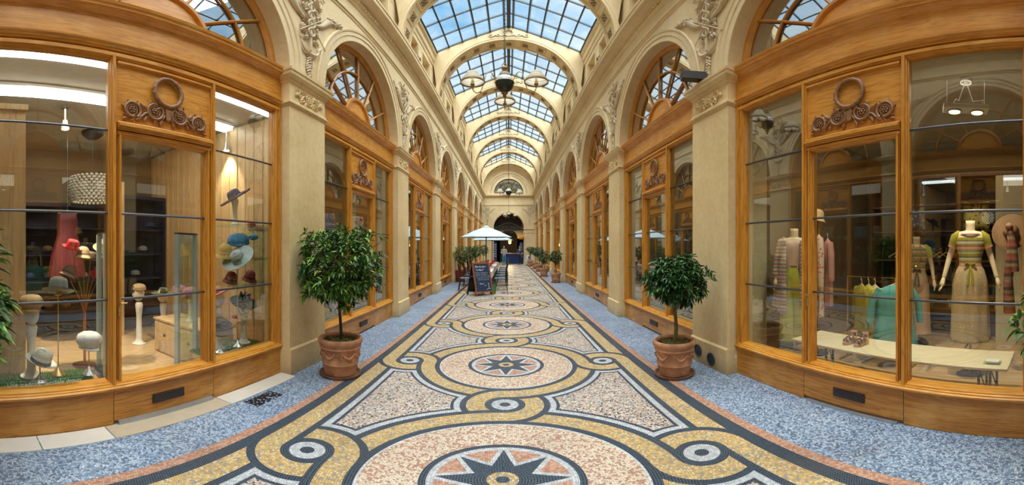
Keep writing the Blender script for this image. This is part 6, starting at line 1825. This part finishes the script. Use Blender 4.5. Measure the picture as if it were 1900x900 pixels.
# ------------------------------------------------------------------ second shop on the left: gifts in the window
o = empty('window_display_rack', (-D0 - .425, 5.9, .03), 0, 'glass rack of three shelves in the gift shop window, second bay on the left', 'rack')
for z_ in (.62, 1.16, 1.80):
    mb = MB(); mb.box(-.175, .175, -1.45, 1.45, z_ - .042, z_ - .03); mb.build('glass_shelf', M_CLEAR, o)
for x_ in (-.165, .165):
    for y_ in (-1.43, 0, 1.43):
        mb = MB(); mb.tube([(x_, y_, 0), (x_, y_, 1.77)], .008, 6); mb.build('post', M_STEEL, o)

for i in range(30):
    z_ = (.62, .62, 1.16)[i % 3]; y_ = 4.6 + (i // 3) * .28 + rng.uniform(-.04, .04); k_ = rng.randrange(5); x_ = -D0 - .43 + rng.uniform(-.08, .08) - (.0 if i % 3 != 1 else .0)
    if i % 3 == 1: x_ += .0; y_ += .13
    put(k_, rng.randrange(8), (x_, y_, z_ + .001), 'small coloured %s on the glass shelves of the gift shop window' % KN[k_].replace('_', ' '), 'gifts on the glass shelves')
cushion((-D0 - .42, 4.62, 1.802), 1.3, 'yellow, black and white patterned cushion on the top gift shop shelf', dots('yellow_black', (.62, .55, .40), (.10, .08, .05), 20, .3), .20)
cushion((-D0 - .42, 5.25, 1.802), 1.2, 'blue patterned cushion on the top gift shop shelf', dots('blue_pattern', (.05, .22, .45), (.3, .5, .65), 20, .3), .20)
cushion((-D0 - .42, 6.45, 1.802), 1.2, 'white cushion with red poppies on the top gift shop shelf', dots('red_poppies', (.78, .74, .68), (.70, .04, .03), 9, .3), .22)
for i, (y_, m_) in enumerate(((5.75, 2), (6.0, 0), (6.95, 5))): put(3, m_, (-D0 - .42, y_, 1.802), 'round vase on the top gift shop shelf, %s from the near end' % ORD[i], 'round vases on the top shelf')
for i, y_ in enumerate((6.35, 6.85)):
    o = empty('wire_basket', (-D0 - .40, y_, .622), 0, 'red wire basket of white goods low in the gift shop window, %s of two' % ('nearer' if i == 0 else 'farther'), 'basket')
    mb = MB()
    for z_ in (.0, .06, .12): mb.tube([(-.1, -.15, z_), (.1, -.15, z_), (.1, .15, z_), (-.1, .15, z_), (-.1, -.15, z_)], .006, 5)
    for t in range(8): mb.tube([(.1, -.15 + t * .043, 0), (.1, -.15 + t * .043, .12)], .004, 4)
    mb.build('wire_frame', F_RED, o); mb = MB()
    for t in range(6): mb.ell((-.03 + .06 * (t % 2), -.1 + .1 * (t // 2), .10), .05, .05, .045, 8, 6)
    mb.build('contents', M_BUST, o, smooth=180)
o = MB(); o.box(-.004, .004, -.11, .11, 0, .30); o = o.build('poster_sheet', simple('cyan_poster', (.04, .35, .70), .5), loc=(-D0 - .10, 5.52, .64)); tag(o, 'blue printed sheet standing low in the gift shop window', 'poster')

# second shop on the right: clothes on a rail
o = empty('clothes_rail', (D0 + 1.0, 5.9, .03), 0, 'tall clothes rail in the second shop on the right', 'clothes rail')
mb = MB(); mb.tube([(0, -1.2, 0), (0, -1.2, 1.95), (0, 1.2, 1.95), (0, 1.2, 0)], .014, 8); mb.build('rail_tube', M_BLACK, o)
mb = MB(); mb.tube([(-.2, -1.2, .01), (.2, -1.2, .01)], .014, 6); mb.tube([(-.2, 1.2, .01), (.2, 1.2, .01)], .014, 6); mb.build('foot', M_BLACK, o)
gm = [dots('leopard', (.30, .22, .14), (.06, .04, .03), 40, .4), simple('black_dress_cloth', (.03, .025, .025), .8), simple('charcoal_wool', (.09, .09, .10), .9), simple('brown_wool', (.17, .10, .06), .9), dots('speckled', (.12, .10, .09), (.4, .36, .3), 40, .3), simple('grey_jersey', (.22, .21, .2), .9)]
for i in range(9):
    garment((D0 + 1.0, 4.85 + i * .26, 1.91), -PI / 2 + 1.1, 'dress on the tall rail of the second right shop, %s from the near end' % (ORD[i]), gm[i % 6], .18, 1.05, group='dresses on the tall rail')

# farther shops: dark cabinets with goods
for sx, rz, side in SIDES:
    for k in range(1, 8):
        c = bay_c(k); dd = 1.9 if k > 1 else 2.6
        cabinet((sx * (D0 + dd), c, .03), rz, 2.9, 2.5, .45, 'dark display cabinet inside the %s shop on the %s' % (ORD[k], side), M_SHELFBK, M_DARKWOOD, (.5, 1.0, 1.5, 2.0))
        if k > 4: continue
        for i in range(10 if k < 3 else 6):
            k_ = rng.randrange(5)
            put(k_, rng.randrange(8), (sx * (D0 + dd + .2), c - 1.2 + (i // 2) * .55 + rng.uniform(-.05, .05), .031 + (1.0, 1.5)[i % 2]), 'coloured %s in the dark cabinet of the %s shop on the %s' % (KN[k_].replace('_', ' '), ORD[k], side), 'goods in the %s %s shop' % (ORD[k], side))

# fill spot added without a fixture over the dress shop goods and carved numbers in the wreaths of the second bays
l = lamp('spot_beam', 'SPOT', (3.4, 2.6, 3.4), 120, (1, .88, .66), radius=.06); l.data.spot_size = 1.6; l.data.spot_blend = .8
for sx, num in ((1, '28'), (-1, '21')):
    pn = [c for c in WINS[(sx, 1)].children if c.name.startswith('carved_panel')][0]
    text_mesh(num, .15, (-.075, .022, 3.035), (PI / 2, 0, 0), M_CARVE, pn, 'carved_number', shear=.35, extrude=.008)

mb = MB(); mb.box(2.80, 3.40, 3.69, 3.705, .03, 3.45); mb.box(5.48, 5.52, .25, .92, .03, 2.75)
structure(mb, 'wall_dress_shop', simple('pale_green_cream', (.50, .46, .30), .7, var=.05), 'pale wall strips inside the dress shop at both sides of the window')
